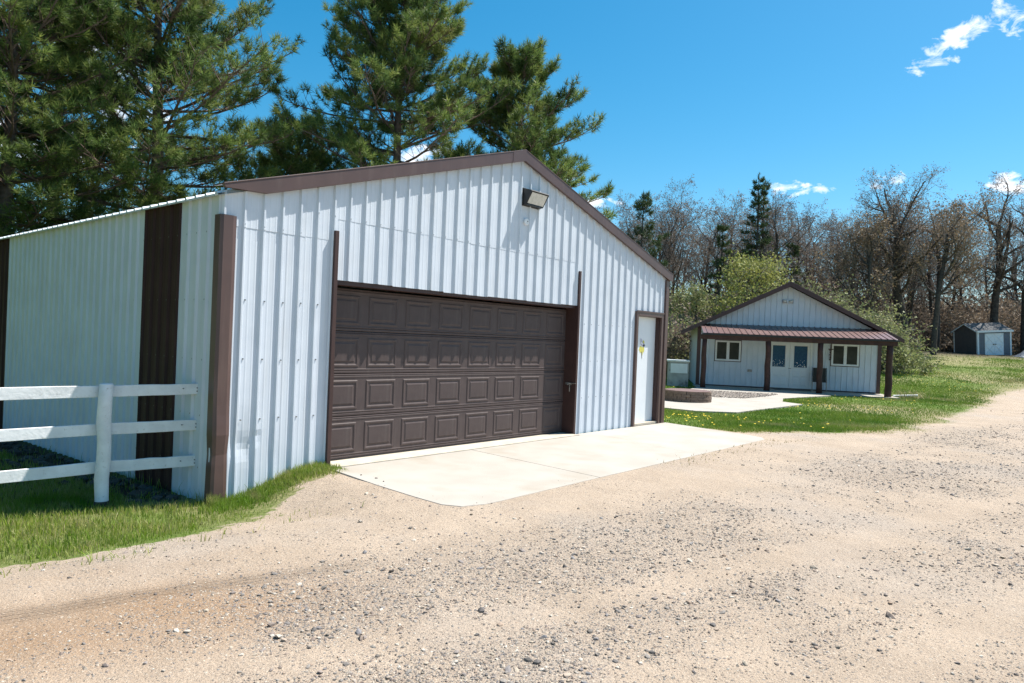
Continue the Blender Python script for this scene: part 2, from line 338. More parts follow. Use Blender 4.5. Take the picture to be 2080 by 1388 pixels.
def ground_material():
    m = bpy.data.materials.new('ground'); m.use_nodes = True; nt = m.node_tree; N = nt.nodes; L = nt.links
    b = N['Principled BSDF']; b.inputs['Roughness'].default_value = .92; b.inputs['Specular IOR Level'].default_value = .15
    tc = N.new('ShaderNodeTexCoord')
    def noise(sc, det=5, ro=.55):
        n = N.new('ShaderNodeTexNoise'); n.inputs['Scale'].default_value = sc; n.inputs['Detail'].default_value = det; n.inputs['Roughness'].default_value = ro
        L.new(tc.outputs['Object'], n.inputs['Vector']); return n.outputs[0]
    def rng(x, a, bb, c=0, d=1):
        r = N.new('ShaderNodeMapRange'); r.inputs[1].default_value = a; r.inputs[2].default_value = bb
        r.inputs[3].default_value = c; r.inputs[4].default_value = d; L.new(x, r.inputs[0]); return r.outputs[0]
    def mx(f, a, bb):
        k = N.new('ShaderNodeMix'); k.data_type = 'RGBA'
        for nm, x in (('Factor', f), ('A', a), ('B', bb)):
            if isinstance(x, tuple): k.inputs[nm].default_value = (*x, 1)
            elif isinstance(x, (int, float)): k.inputs[nm].default_value = x
            else: L.new(x, k.inputs[nm])
        return k.outputs['Result']
    def mt(op, a, bb):
        k = N.new('ShaderNodeMath'); k.operation = op
        for i, x in enumerate((a, bb)):
            if isinstance(x, (int, float)): k.inputs[i].default_value = x
            else: L.new(x, k.inputs[i])
        return k.outputs[0]
    def attr(n):
        a = N.new('ShaderNodeAttribute'); a.attribute_name = n; return a.outputs['Fac']
    sand = mx(rng(noise(1.3, 6), .35, .65), (.42, .335, .257), (.352, .278, .211))
    sand = mx(rng(noise(.45, 4), .5, .7), sand, (.36, .305, .255))
    sand = mx(attr('damp'), sand, (.275, .17, .095))
    sand = mx(rng(noise(120, 3, .75), .54, .64, 0, .75), sand, (.16, .125, .10))
    sand = mx(rng(noise(60, 3, .75), .59, .66, 0, .8), sand, (.13, .12, .115))
    sand = mx(rng(noise(85, 2, .6), .60, .68, 0, .7), sand, (.54, .46, .37))
    def vor(sc):
        v = N.new('ShaderNodeTexVoronoi'); v.inputs['Scale'].default_value = sc; v.inputs['Randomness'].default_value = 1.0
        L.new(tc.outputs['Object'], v.inputs['Vector']); return v
    gd = attr('gravel'); hst = []
    for sc, lo, size in ((44, .50, .40), (85, .66, .44), (160, .66, .46)):
        v = vor(sc); sp = N.new('ShaderNodeSeparateColor'); L.new(v.outputs['Color'], sp.inputs[0])
        cr = N.new('ShaderNodeValToRGB'); cr.color_ramp.interpolation = 'CONSTANT'; els = cr.color_ramp.elements
        cl = [(.17, .15, .135), (.36, .30, .235), (.24, .21, .185), (.47, .41, .335), (.14, .128, .12), (.31, .235, .18), (.21, .195, .185)]
        while len(els) < len(cl): els.new(.5)
        for i, c in enumerate(cl): els[i].position = i / len(cl); els[i].color = (*c, 1)
        L.new(sp.outputs[1], cr.inputs[0])
        pick = mt('LESS_THAN', sp.outputs[0], mt('MULTIPLY', gd, lo))
        m_ = mt('MULTIPLY', pick, rng(v.outputs['Distance'], size, size * .75))
        sand = mx(m_, sand, cr.outputs[0]); hst.append(mt('MULTIPLY', mt('MULTIPLY', m_, rng(v.outputs['Distance'], size, 0)), .28 / sc))
    turf = mx(rng(noise(.55, 5), .40, .62), (.085, .150, .018), (.14, .175, .05))
    turf = mx(attr('dry'), turf, (.30, .245, .145))
    turf = mx(rng(noise(22, 5, .7), .45, .62, 0, .7), turf, (.065, .095, .02))
    turf = mx(attr('soil'), turf, (.055, .043, .032))
    edge = mt('ADD', attr('drive'), rng(noise(9, 5, .7), .3, .7, -.35, .35))
    col = mx(rng(edge, .42, .58), turf, sand)
    L.new(col, b.inputs['Base Color'])
    h = mt('ADD', mt('MULTIPLY', noise(45, 4, .7), .018), mt('MULTIPLY', noise(7, 4), .026))
    h = mt('ADD', h, mt('MULTIPLY', noise(140, 2, .7), .007))
    for q in hst: h = mt('ADD', h, q)
    sep = N.new('ShaderNodeSeparateXYZ'); L.new(tc.outputs['Object'], sep.inputs[0])
    across = mt('ADD', mt('MULTIPLY', sep.outputs[0], -.543), mt('MULTIPLY', sep.outputs[1], .84))
    across = mt('ADD', across, mt('MULTIPLY', noise(1.1, 2), .12))
    wav = N.new('ShaderNodeMath'); wav.operation = 'SINE'; L.new(mt('MULTIPLY', across, 2 * math.pi / .052), wav.inputs[0])
    h = mt('ADD', h, mt('MULTIPLY', mt('MULTIPLY', wav.outputs[0], .020), attr('tread')))
    bp = N.new('ShaderNodeBump'); bp.inputs['Strength'].default_value = .9; bp.inputs['Distance'].default_value = 1.0
    L.new(h, bp.inputs['Height']); L.new(bp.outputs[0], b.inputs['Normal'])
    return m
M['ground'] = ground_material()

def axis_lines(a, b, fine, lo, hi, grow=1.16):
    xs = list(np.arange(a, b + fine * .5, fine)); st = fine; x = xs[-1]
    while x < hi: st = min(st * grow, 60); x += st; xs.append(x)
    st = fine; x = a; left = []
    while x > lo: st = min(st * grow, 60); x -= st; left.append(x)
    return np.array(left[::-1] + xs)
def gravel_density(x, y):
    d = fbm(x, y, .55, 61, 4); d2 = fbm(x + 3, y, 2.2, 65, 3)
    acr = (x + 2.42) * -.543 + (y - 3.43) * .84; alo = (x + 2.42) * .84 + (y - 3.43) * .543
    dens = smooth(.38, .62, d) * .8 + .35 * smooth(.42, .62, d2) + .30
    # fewer stones on the sandy strip in front of the garage; worn wheel tracks swing along the drive
    dens = dens * (.20 + .80 * smooth(.75, -.35, acr - .12 * alo + .5 * (d2 - .5) - .18 * np.clip(x - 1, 0, 10)))
    track = np.exp(-((acr + 2.05 + .2 * np.sin(alo * .5)) / .28) ** 2) + np.exp(-((acr + .62 + .15 * np.sin(alo * .5)) / .25) ** 2)
    return np.clip(dens * (1 - .75 * track), 0, 1.2)
def build_ground():
    gx = axis_lines(-5.5, 6.5, .085, -900, 900, 1.07); gy = axis_lines(2.4, 15, .085, -300, 1300, 1.06)
    X, Y = np.meshgrid(gx, gy, indexing='ij'); nx, ny = X.shape
    Z = zground(X, Y); dd = drive_d(X, Y)
    Z = Z + relief(X, Y)
    dv = smooth(-.12, .22, dd)
    rng_ = np.clip(np.hypot(X, Y) / 20, .15, 1)
    dv = smooth(-.25, .3, dd / rng_ * .35)
    acr = (X + 2.42) * -.543 + (Y - 3.43) * .84; alo = (X + 2.42) * .84 + (Y - 3.43) * .543
    damp = np.exp(-((acr - .22 + .05 * alo) / .50) ** 2) * smooth(2.6, .6, alo) * (.5 + .8 * fbm(X, Y, 1.5, 23, 3))
    damp2 = np.exp(-((acr - 1.15) / .22) ** 2) * smooth(3.0, 0, alo) * .35 * fbm(X, Y, 3, 29, 3)
    tread = np.exp(-((acr - .55) / .12) ** 4) * smooth(2.8, 1.6, alo) * smooth(.2, .45, fbm(X, Y, 1.3, 31, 3)) 
    dry = smooth(.52, .66, fbm(X, Y, .22, 41, 4)) * .8
    dry = np.maximum(dry, smooth(-1.6, -.1, dd) * smooth(.35, .6, fbm(X, Y, .5, 43, 4)) * smooth(10, 14, Y))
    far = smooth(36, 42, Y) * smooth(26, 30, X); dry = np.maximum(dry, far * smooth(.42, .55, fbm(X, Y * 2.2, .16, 47, 3)) * .7)
    t, s = ts(X, Y); soil = smooth(.2, .9, s) * (1 - smooth(-1.55, -1.2, t)) * smooth(-3.2, -2.3, t)
    soil = np.maximum(soil, smooth(52, 57, Y) * .8)
    gdens = gravel_density(X, Y)
    idx = np.arange(nx * ny).reshape(nx, ny)
    Q = np.stack([idx[:-1, :-1], idx[1:, :-1], idx[1:, 1:], idx[:-1, 1:]], -1).reshape(-1, 4)
    cd = (dd[:-1, :-1] + dd[1:, :-1] + dd[1:, 1:] + dd[:-1, 1:]).ravel() / 4
    V = np.stack([X, Y, Z], -1).reshape(-1, 3)
    for name, sel in (('lawn', cd <= 0), ('gravel_driveway', cd > 0)):
        q = Q[sel]; used, inv = np.unique(q, return_inverse=True)
        o = fast(name, V[used], inv.reshape(-1, 4), M['ground'], smooth_=True)
        for an, arr in (('drive', dv), ('damp', np.clip(damp + damp2, 0, 1)), ('tread', tread), ('dry', dry), ('gravel', gdens), ('soil', soil)):
            a = o.data.attributes.new(an, 'FLOAT', 'POINT'); a.data.foreach_set('value', arr.ravel()[used].astype(np.float32))
        tag(o, kind='structure')
build_ground()

# ---- concrete
def slab(name, poly, z0, z1_, mat_, parent=None, bevel=.006):
    return MB().prism(poly, z0, z1_, 'z').build(name, mat_, parent, bevel=bevel)
apron = thing('concrete_apron', None, None, (G0[0], G0[1], 0), G_ANG); apron['kind'] = 'structure'
slab('slab', [(-.03, -.165), (2.375, -.165), (2.155, -2.502), (.55, -2.54), (.30, -2.55), (.08, -2.54), (-.16, -2.46), (-.25, -2.28), (-.235, -1.9), (-.17, -1.19)], -.2, .0, M['concrete'], apron)
slab('slab', [(2.382, -.165), (5.520, -.165), (4.899, -2.462), (2.161, -2.502)], -.2, .001, M['concrete'], apron)
slab('slab', [(5.527, -.165), (5.10, -.165), (5.10, -.03), (8.38, -.03), (8.20, -.9), (7.98, -2.0), (7.86, -2.28), (7.62, -2.42), (4.907, -2.462)], -.2, -.001, M['concrete'], apron)
slab('threshold', [(.045, -.155), (5.04, -.155), (5.04, .6), (.045, .6)], -.2, .012, M['sill'], apron)
patio = MB().prism([(3.9, 19.6), (4.95, 18.75), (6.03, 18.8), (7.15, 20.07), (9.31, 22.51), (8.98, 23.34), (9.6, 24.9), (12.5, 27.6), (12.6, 28.2), (7.6, 29.2), (6.2, 26), (5.0, 24)], -.4, -.088, 'z').build('concrete_patio', M['concrete'])
tag(patio, kind='structure')

# ------------------------------------------------------------------ ribbed sheet panels
PITCH = .2286
def profile(a0, a1, phase=0.0):
    pts = []
    k0 = int(math.floor((a0 - phase) / PITCH)) - 1; k1 = int(math.ceil((a1 - phase) / PITCH)) + 1
    for k in range(k0, k1 + 1):
        c = phase + k * PITCH
        pts += [(c - .026, 0), (c - .010, .025), (c + .010, .025), (c + .026, 0),
                (c + .066, 0), (c + .074, .0014), (c + .084, .0014), (c + .092, 0), (c + .137, 0), (c + .145, .0014), (c + .155, .0014), (c + .163, 0)]
    xs = [p[0] for p in pts]; hs = [p[1] for p in pts]
    f = lambda x: float(np.interp(x, xs, hs))
    return [(a0, f(a0))] + [p for p in pts if a0 + 1e-4 < p[0] < a1 - 1e-4] + [(a1, f(a1))]
def panel(name, a0, a1, zb, zt, mat_, parent, place, rows=1, disp=None, phase=0.0, off=0.0, label=None):
    """ribbed sheet from a0 to a1; zb, zt functions of a; place(a, h, z) -> local point"""
    pr = profile(a0, a1, phase)
    # make sure the ridge break is a vertex
    vs = []; fs = []; n = len(pr)
    for r in range(rows + 1):
        for (a, h) in pr:
            z = zb(a) + (zt(a) - zb(a)) * r / rows
            hh = h + off
            if disp: hh += disp(a, z, h)
            vs.append(place(a, hh, z))
    for r in range(rows):
        for i in range(n - 1): fs.append((r * n + i, r * n + i + 1, (r + 1) * n + i + 1, (r + 1) * n + i))
    o = MB().add(vs, fs).build(name, mat_, parent)
    if label: o['label'] = label
    return o

# ------------------------------------------------------------------ the garage
garage = thing('metal_garage', 'white ribbed metal garage with brown trim and wide brown overhead door', 'garage', (G0[0], G0[1], 0), G_ANG)
front = lambda a, h, z: (a, -h, z)
side = lambda a, h, z: (TL - h, a, z)
const = lambda c: (lambda a: c)
WS = M['white_steel']
def dents(a, z, h):
    d = 0
    for (ca, cz, ra, rz, am) in [(-1.12, .36, .07, .13, -.022), (-1.02, .30, .06, .10, -.016), (-.92, .42, .05, .06, -.018), (-1.10, .58, .10, .16, -.008), (-.70, .2, .08, .18, -.006), (-.6, 1.4, .2, .5, -.003)]:
        d += am * math.exp(-((a - ca) / ra) ** 2 - ((z - cz) / rz) ** 2)
    return d * (1.0 if h < .01 else .8)
rk = lambda a: zrake(a) + .02
panel('siding_panel', -1.385, -.62, const(-.32), const(2.715), WS, garage, front, 44, dents)
panel('siding_panel', -.62, .03, const(-.32), const(2.715), WS, garage, front, 44, dents, off=.001)
panel('siding_panel', -1.40, -.38, const(2.70), lambda a: zrake(a) + (.085 if a < -.75 else .02), WS, garage, front, 1, off=.004)
panel('siding_panel', -.38, .06, const(2.705), const(3.0), WS, garage, front, 1, off=.003)
hb = [.0, .914, 1.828, 2.742, 3.656, 4.570, 5.066]
for i in range(6):
    zb = [2.243, 2.237, 2.228, 2.236, 2.232, 2.240][i]
    panel('siding_panel', max(hb[i], .044), hb[i + 1], const(zb), const(2.99), WS, garage, front, 1, off=.001 * (i % 2))
ub = [-.38, .534, 1.448, 2.362, TM, 4.19, 5.066]
for i in range(6):
    panel('siding_panel', ub[i], ub[i + 1], const(2.972 + .004 * (i % 3)), rk, WS, garage, front, 1, off=.0025 + .001 * (i % 2))
for (a0, a1, zb) in [(5.066, 5.98, -.03), (5.98, 6.894, -.03), (6.894, 7.03, -.03), (7.03, 8.09, 2.262), (8.09, 8.255, -.03)]:
    panel('siding_panel', a0, a1, const(zb), rk, WS, garage, front, 1, off=.001)
# side wall
ZE = zrake(TL)
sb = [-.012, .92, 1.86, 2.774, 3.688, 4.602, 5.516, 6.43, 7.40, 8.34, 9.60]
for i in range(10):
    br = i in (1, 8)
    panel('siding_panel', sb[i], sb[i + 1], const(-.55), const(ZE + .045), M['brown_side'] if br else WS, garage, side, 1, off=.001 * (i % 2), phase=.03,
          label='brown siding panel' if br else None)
# far walls (right side and back), plain sheets
MB().box(TR - .03, TR, .0, 9.6, -.4, zrake(TR)).build('wall', WS, garage)
MB().prism([(TL, -.4), (TR, -.4), (TR, zrake(TR)), (TM, ZPK), (TL, ZE)], 9.6, 9.63, 'y').build('wall', WS, garage)
# roof: ribbed sheets, ribs run down the slope
def roof_slope(sgn):
    half = TM - TL; over = .075
    for i in range(11):
        y0, y1 = -.05 + i * .88, -.05 + (i + 1) * .88
        pr = profile(y0, y1, 0); vs = []; fs = []; n = len(pr)
        for (d, z) in ((0, ZPK + .065), (half + over, ZPK + .065 - (half + over) * SLOPE)):
            for (y, h) in pr: vs.append((TM + sgn * d, y, z + h))
        for (d, z) in ((0, ZPK + .045), (half + over, ZPK + .045 - (half + over) * SLOPE)):
            for (y, h) in pr: vs.append((TM + sgn * d, y, z + h * .4))
        for k in (0, 2):
            for j in range(n - 1): fs.append((k * n + j, k * n + j + 1, (k + 1) * n + j + 1, (k + 1) * n + j))
        for j in range(n - 1): fs.append((n + j, n + j + 1, 3 * n + j + 1, 3 * n + j))
        MB().add(vs, fs).build('roof_panel', M['roof_light'], garage)
roof_slope(-1); roof_slope(1)
# trim
BS = M['brown_steel']
def rake(sgn):
    half = TM - TL; e = half + (.10 if sgn > 0 else .03)
    za, zb = ZPK + .165, ZPK - .01
    P = lambda d, z: (TM + sgn * d, z - d * SLOPE)
    if sgn < 0: poly = [P(0, za), P(e, za - .01), P(e - .02, za - .05), P(e - .50, zb), P(0, zb)]
    else: poly = [P(0, za), P(e + .02, za), P(e + .02, zb + .03), P(e - .1, zb), P(0, zb)]
    m = MB().prism(poly, -.075, -.030, 'y')
    m.prism([(p[0], p[1]) for p in [P(.002, za + .004), P(e, za + .004), P(e, za - .012), P(.002, za - .012)]], -.08, .16, 'y')
    m.build('rake_trim', BS, garage, bevel=.004)
rake(-1); rake(1)
MB().prism([(TM - .30, ZPK + .165 - .30 * SLOPE + .005), (TM, ZPK + .172), (TM + .012, ZPK + .168), (TM + .012, ZPK - .012), (TM, ZPK - .010), (TM - .012, ZPK - .014), (TM - .30, ZPK - .012 - .3 * SLOPE)], -.079, -.0755, 'y').build('ridge_cover', BS, garage)
# corner trims
c = MB(); nr = 30
vs = []; fs = []
prof = [(TL - .034, .085), (TL - .034, -.030), (TL + .0, -.046), (TL + .105, -.046), (TL + .150, -.026)]
for r in range(nr + 1):
    z = -.36 + (2.80 + .36) * r / nr
    for (x, y) in prof:
        k = math.exp(-((z - .30) / .10) ** 2) * .016 + math.exp(-((z - .12) / .2) ** 2) * .008
        j = -math.exp(-((z - .50) / .16) ** 2) * .016
        vs.append((x + k * .7 * (1 if x < TL + .1 else -.3), y + (k * .6 + j) * (1 if y < 0 else 0) * (.9 if x > TL - .02 else .4), z))
for r in range(nr):
    for i in range(len(prof) - 1): fs.append((r * 5 + i, r * 5 + i + 1, r * 5 + 6 + i, r * 5 + 5 + i))
MB().add(vs, fs).build('corner_trim', BS, garage)['label'] = 'dented brown corner trim'
MB().box(TR - .085, TR + .035, -.044, .12, -.03, zrake(TR) - .0).build('corner_trim', BS, garage, bevel=.004)
# posts beside the big door, taller than its head
MB().prism([(-.012, -.001), (-.012, -.062), (.042, -.062), (.042, .2)] + [(.034, .2), (.034, -.001)], -.04, 2.825, 'z').build('door_post', M['dark_brown'], garage, bevel=.003)
MB().prism([(5.044, .0), (5.044, -.056), (5.096, -.056), (5.096, -.001)], -.02, 2.84, 'z').build('door_post', M['dark_brown'], garage, bevel=.003)
MB().box(5.044, 5.066, .001, .235, .0, 2.235).build('door_jamb', M['dark_brown'], garage)
MB().box(.0, .033, .001, .235, .0, 2.235).build('door_jamb', M['dark_brown'], garage)
MB().box(.034, 5.043, .012, .195, 2.190, 2.262).build('door_header', M['dark_brown'], garage)
# overhead door
DB = M['door_brown']; SD = .205
pn = MB()
def ring(x0, x1, z0, z1, y): return [(x0, y, z0), (x1, y, z0), (x1, y, z1), (x0, y, z1)]
rings = [(0, 0), (.010, -.008), (.026, -.008), (.044, .002), (.056, .002), (.078, -.007)]
vs = []; fs = []
for (ins, y) in rings: vs += ring(-.245 + ins, .245 - ins, -.185 + ins, .185 - ins, y)
for r in range(len(rings) - 1):
    for i in range(4): fs.append((r * 4 + i, r * 4 + (i + 1) % 4, r * 4 + 4 + (i + 1) % 4, r * 4 + 4 + i))
fs.append((20, 21, 22, 23)); pn.add(vs, fs)
pmesh = None
for k in range(4):
    z0 = .022 + k * .5375; z1_ = z0 + .533
    # cross-section with pressed lines near the meeting rails
    pf = [(SD + .04, z0), (SD, z0 + .002), (SD - .004, z0 + .012), (SD - .004, z0 + .030), (SD + .005, z0 + .036), (SD - .004, z0 + .044), (SD - .004, z0 + .056), (SD, z0 + .062),
          (SD, z1_ - .052), (SD - .004, z1_ - .046), (SD - .004, z1_ - .030), (SD + .005, z1_ - .022), (SD - .004, z1_ - .014), (SD, z1_ - .002), (SD + .04, z1_)]
    sec = MB().prism(pf, .036, 5.042, 'x').build('door_section', DB, garage)
    for j in range(8):
        if pmesh is None: p = pn.build('door_panel', DB, sec); pmesh = p.data
        else:
            p = bpy.data.objects.new('door_panel', pmesh); COL.objects.link(p); p.parent = sec
        p.location = (.036 + .626 * (j + .5), SD - .0005, z0 + .267)
MB().box(.036, 5.042, SD - .012, SD + .04, .0125, .024).build('door_seal', M['lamp_black'], garage)
# hasp on the right jamb
h = MB(); h.box(5.036, 5.043, .02, .16, .86, .90); h.tube([(5.03, .03, .88), (4.98, .05, .885), (4.96, .06, .86)], .008, 6); h.tube([(5.02, .05, .87), (5.015, .05, .80), (5.02, .05, .74)], .009, 6)
h.tube([(5.03, -.07, .89), (5.03, .05, .885)], .009, 6)
h.build('hasp', M['metal'], garage)
# entry door
for (a0, a1, z0, z1_) in [(7.03, 7.10, .0, 2.26), (8.02, 8.09, .0, 2.26)]:
    MB().box(a0, a1, -.050, .05, z0, z1_).build('door_frame', BS, garage, bevel=.004)
MB().box(7.101, 8.019, -.052, .05, 2.17, 2.262).build('door_frame', BS, garage, bevel=.004)
MB().box(7.02, 8.10, -.060, -.051, 2.245, 2.275).build('drip_cap', BS, garage)
ed = MB().box(7.101, 8.019, .085, .13, .05, 2.169).build('entry_door', M['white_door'], garage, bevel=.003)
kb = MB(); kb.tube([(7.165, .085, .93), (7.165, .02, .93)], [.012, .012], 8); kb.tube([(7.165, .045, .93), (7.165, .03, .93), (7.165, .01, .93)], [.02, .028, .02], 10)
kb.build('knob', M['metal'], ed, True)
MB().box(7.101, 8.019, -.02, .14, .0, .048).build('door_sill', M['sill'], garage, bevel=.004)
MB().box(8.0, 8.0185, .0, .084, .05, 2.169).build('door_jamb', M['dark_brown'], garage)
MB().box(7.1015, 7.118, .0, .084, .05, 2.169).build('door_jamb', M['dark_brown'], garage)
# faded sports emblem: horned head with yellow braid
def decal(polys, mt, name, y):
    m = MB()
    for p in polys: m.prism(p, y, y - .0015, 'y')
    return m.build(name, mt, ed)
decal([[(7.37, 1.50), (7.40, 1.56), (7.44, 1.585), (7.50, 1.55), (7.56, 1.575), (7.585, 1.52), (7.575, 1.45), (7.545, 1.47), (7.52, 1.41), (7.50, 1.36), (7.485, 1.43), (7.45, 1.46), (7.43, 1.43), (7.40, 1.48)],
       [(7.50, 1.655), (7.53, 1.70), (7.57, 1.68), (7.585, 1.63), (7.55, 1.625)]], M['yellow'], 'emblem', .0845)
decal([[(7.478, 1.47), (7.488, 1.47), (7.503, 1.33), (7.492, 1.33)]], M['ink'], 'emblem', .0805)
decal([[(7.40, 1.72), (7.415, 1.66), (7.45, 1.60), (7.52, 1.575), (7.56, 1.60), (7.53, 1.645), (7.49, 1.66), (7.475, 1.71), (7.46, 1.735), (7.455, 1.67), (7.43, 1.665), (7.415, 1.73)]], M['pale_purple'], 'emblem', .0825)
decal([[(7.415, 1.70), (7.425, 1.655), (7.46, 1.612), (7.51, 1.60), (7.50, 1.645), (7.465, 1.655), (7.465, 1.70), (7.46, 1.66), (7.435, 1.652)]], M['sticker_white'], 'emblem', .0805)
decal([[(7.52, 1.605), (7.585, 1.615), (7.60, 1.59), (7.57, 1.565), (7.53, 1.57)]], M['ink'], 'emblem', .0805)
# wall light
wl = MB()
a0, a1 = 3.47, 3.90
wl.prism([(-.022, 3.985), (-.19, 3.945), (-.205, 3.925), (-.09, 3.735), (-.022, 3.725)], a0, a0 + .018, 'x')
wl.prism([(-.022, 3.985), (-.19, 3.945), (-.205, 3.925), (-.09, 3.735), (-.022, 3.725)], a1 - .018, a1, 'x')
wl.prism([(-.022, 3.985), (-.19, 3.945), (-.21, 3.928), (-.195, 3.915), (-.022, 3.965)], a0 + .018, a1 - .018, 'x')
wl.prism([(-.022, 3.725), (-.105, 3.728), (-.10, 3.75), (-.022, 3.75)], a0 + .018, a1 - .018, 'x')
wl.box(a0 - .012, a1 + .012, -.022, -.006, 3.715, 3.995)
wlo = wl.build('wall_light', M['lamp_black'], garage, bevel=.004)
MB().prism([(-.188, 3.912), (-.100, 3.752), (-.088, 3.758), (-.176, 3.918)], a0 + .02, a1 - .02, 'x').build('lens', M['lamp_lens'], wlo)
cp = MB(); cp.tube([(3.575, -.005, 3.475), (3.575, -.032, 3.475), (3.575, -.036, 3.475)], [.055, .055, .045], 16)
cpo = cp.build('cover_plate', M['white_paint'], garage)
MB().tube([(3.590, -.034, 3.480), (3.590, -.040, 3.480)], .010, 8).build('hole', M['lamp_black'], cpo)
# screws
sc_ = MB()
for z in (.62, 1.27, 1.92):
    for k in range(-6, 36):
        a = k * PITCH + .045
        if (-1.3 < a < -.05) or (5.12 < a < 7.0): sc_.box(a - .007, a + .007, -.010, 0, z - .007 + .02 * vnoise(a, z, 3), z + .007 + .02 * vnoise(a, z, 3))
for k in range(-5, 36):
    a = k * PITCH
    if -1.3 < a < -.4: sc_.box(a - .004, a + .004, -.030, -.02, 2.73, 2.738)
    if -.4 < a < 5.0: sc_.box(a - .004, a + .004, -.031, -.02, 2.995, 3.003)
for z in (.10, .66, 1.26, 1.91, 2.64):
    for k in range(0, 42):
        a = .03 + k * PITCH + .045
        if a < 9.5: sc_.box(TL - .010, TL, a - .008, a + .008, z - .008, z + .008)
tag(sc_.build('screw_rows', M['screw'], garage), kind='stuff')

# ------------------------------------------------------------------ rail fence
FX, FY = -4.11, 7.21
fence = thing('rail_fence', 'white painted wooden rail fence ending beside the garage corner', 'fence', (FX, FY, -.25), G_ANG)
def fpost(t):
    m = MB(); n = 18; pts = []; rad = []
    for i in range(9):
        z = -.3 + (1.235 + .3) * i / 8; pts.append((t + .006 * math.sin(i * 1.7) + z * .0, .008 * math.cos(i * 2.1), z)); rad.append(.066 + .003 * math.sin(i * 2.3 + t))
    pts.append((pts[-1][0], pts[-1][1], 1.25)); rad.append(.058)
    m.tube(pts, rad, n); m.build('post', M['fence_paint'], fence, True)
    mm = MB(); mm.tube([(t, 0, -.3), (t, 0, .055)], .0705, n, False); mm.build('post_foot', M['bark_grey'], fence, True)
fpost(0); fpost(-2.45)
for z in (1.165, .775, .385):
    for (t0, y0, z0, t1, y1, z1_) in ((-.012, .064, z, .852, -.242, z + .022), (-2.5, .066, z - .01, -.016, .066, z)):
        vs = []; fs = []; n = 7; l = math.hypot(t1 - t0, y1 - y0); nx, ny = -(y1 - y0) / l, (t1 - t0) / l
        for i in range(n):
            f = i / (n - 1); t = t0 + (t1 - t0) * f; y = y0 + (y1 - y0) * f; zz = z0 + (z1_ - z0) * f + random.uniform(-.003, .003); w = .058 + random.uniform(-.002, .002)
            for (d, q) in ((0, -w), (0, w), (.035, w), (.035, -w)):
                j = random.uniform(-.002, .002); vs.append((t + nx * (d + j), y + ny * (d + j), zz + q))
        for i in range(n - 1):
            for k in range(4): fs.append((i * 4 + k, i * 4 + (k + 1) % 4, i * 4 + 4 + (k + 1) % 4, i * 4 + 4 + k))
        fs += [(0, 1, 2, 3), tuple(range((n - 1) * 4, n * 4))[::-1]]
        MB().add(vs, fs).build('rail', M['fence_paint'], fence, bevel=.004)

nl = MB()
for z in (1.165, .775, .385):
    for (t, y, dz) in ((.83, -.236, .02), (.83, -.236, -.016), (.70, -.189, .012)):
        nl.tube([(t, y - .008, z + dz + .015), (t, y + .01, z + dz + .015)], .007, 6)
tag(nl.build('nail_row', M['screw'], fence), kind='stuff')

# ------------------------------------------------------------------ stones, brick, rocks by the wall
def rock_mesh(seed, r, sub=2, flat=.7, amp=.3):
    R = random.Random(seed); rr = np.random.RandomState(seed)
    import bmesh
    bm = bmesh.new(); bmesh.ops.create_icosphere(bm, subdivisions=sub, radius=1)
    V = np.array([v.co[:] for v in bm.verts]); F = [[v.index for v in f.verts] for f in bm.faces]; bm.free()
    for _ in range(7):
        n = rr.normal(size=3); n /= np.linalg.norm(n); d = rr.uniform(.55, .85); k = V @ n
        V = V - np.outer(np.maximum(k - d, 0) * .9, n)
    V *= np.array([1, rr.uniform(.7, 1), flat]) * r
    return V, np.array(F)
V, F = rock_mesh(5, .085); pr_ = fast('pale_stone', V + [0, 0, .02], F, M['pale_rock']); pr_.location = (-3.58, 7.93, -.25)
tag(pr_, 'small pale stone lying in grass next to a broken brick', 'stone')
bk = MB().box(-.075, .075, -.04, .04, 0, .058).build('broken_brick', M['brick'], bevel=.008)
bk.location = (-3.455, 8.03, -.235); bk.rotation_euler = (.15, -.1, .5); tag(bk, 'broken red brick lying in grass by the garage corner', 'brick')
AV = []; AF = []; off = 0
for i in range(150):
    s = rs.uniform(.5, 9); t = TL - .12 - abs(rs.normal(0, .28)) ; x, y = gw(t, s)
    V, F = rock_mesh(100 + i % 12, rs.uniform(.03, .10), 1, rs.uniform(.5, .8)); a = rs.uniform(0, 6.28); c, s_ = math.cos(a), math.sin(a)
    V = V @ np.array([[c, s_, 0], [-s_, c, 0], [0, 0, 1]]); AV.append(V + [x, y, z1(x, y) + .02]); AF.append(F + off); off += len(V)
o = fast('rock_border', np.concatenate(AV), np.concatenate(AF), M['rock']); tag(o, 'dark loose rocks along the shaded garage side wall', 'rocks', kind='stuff')

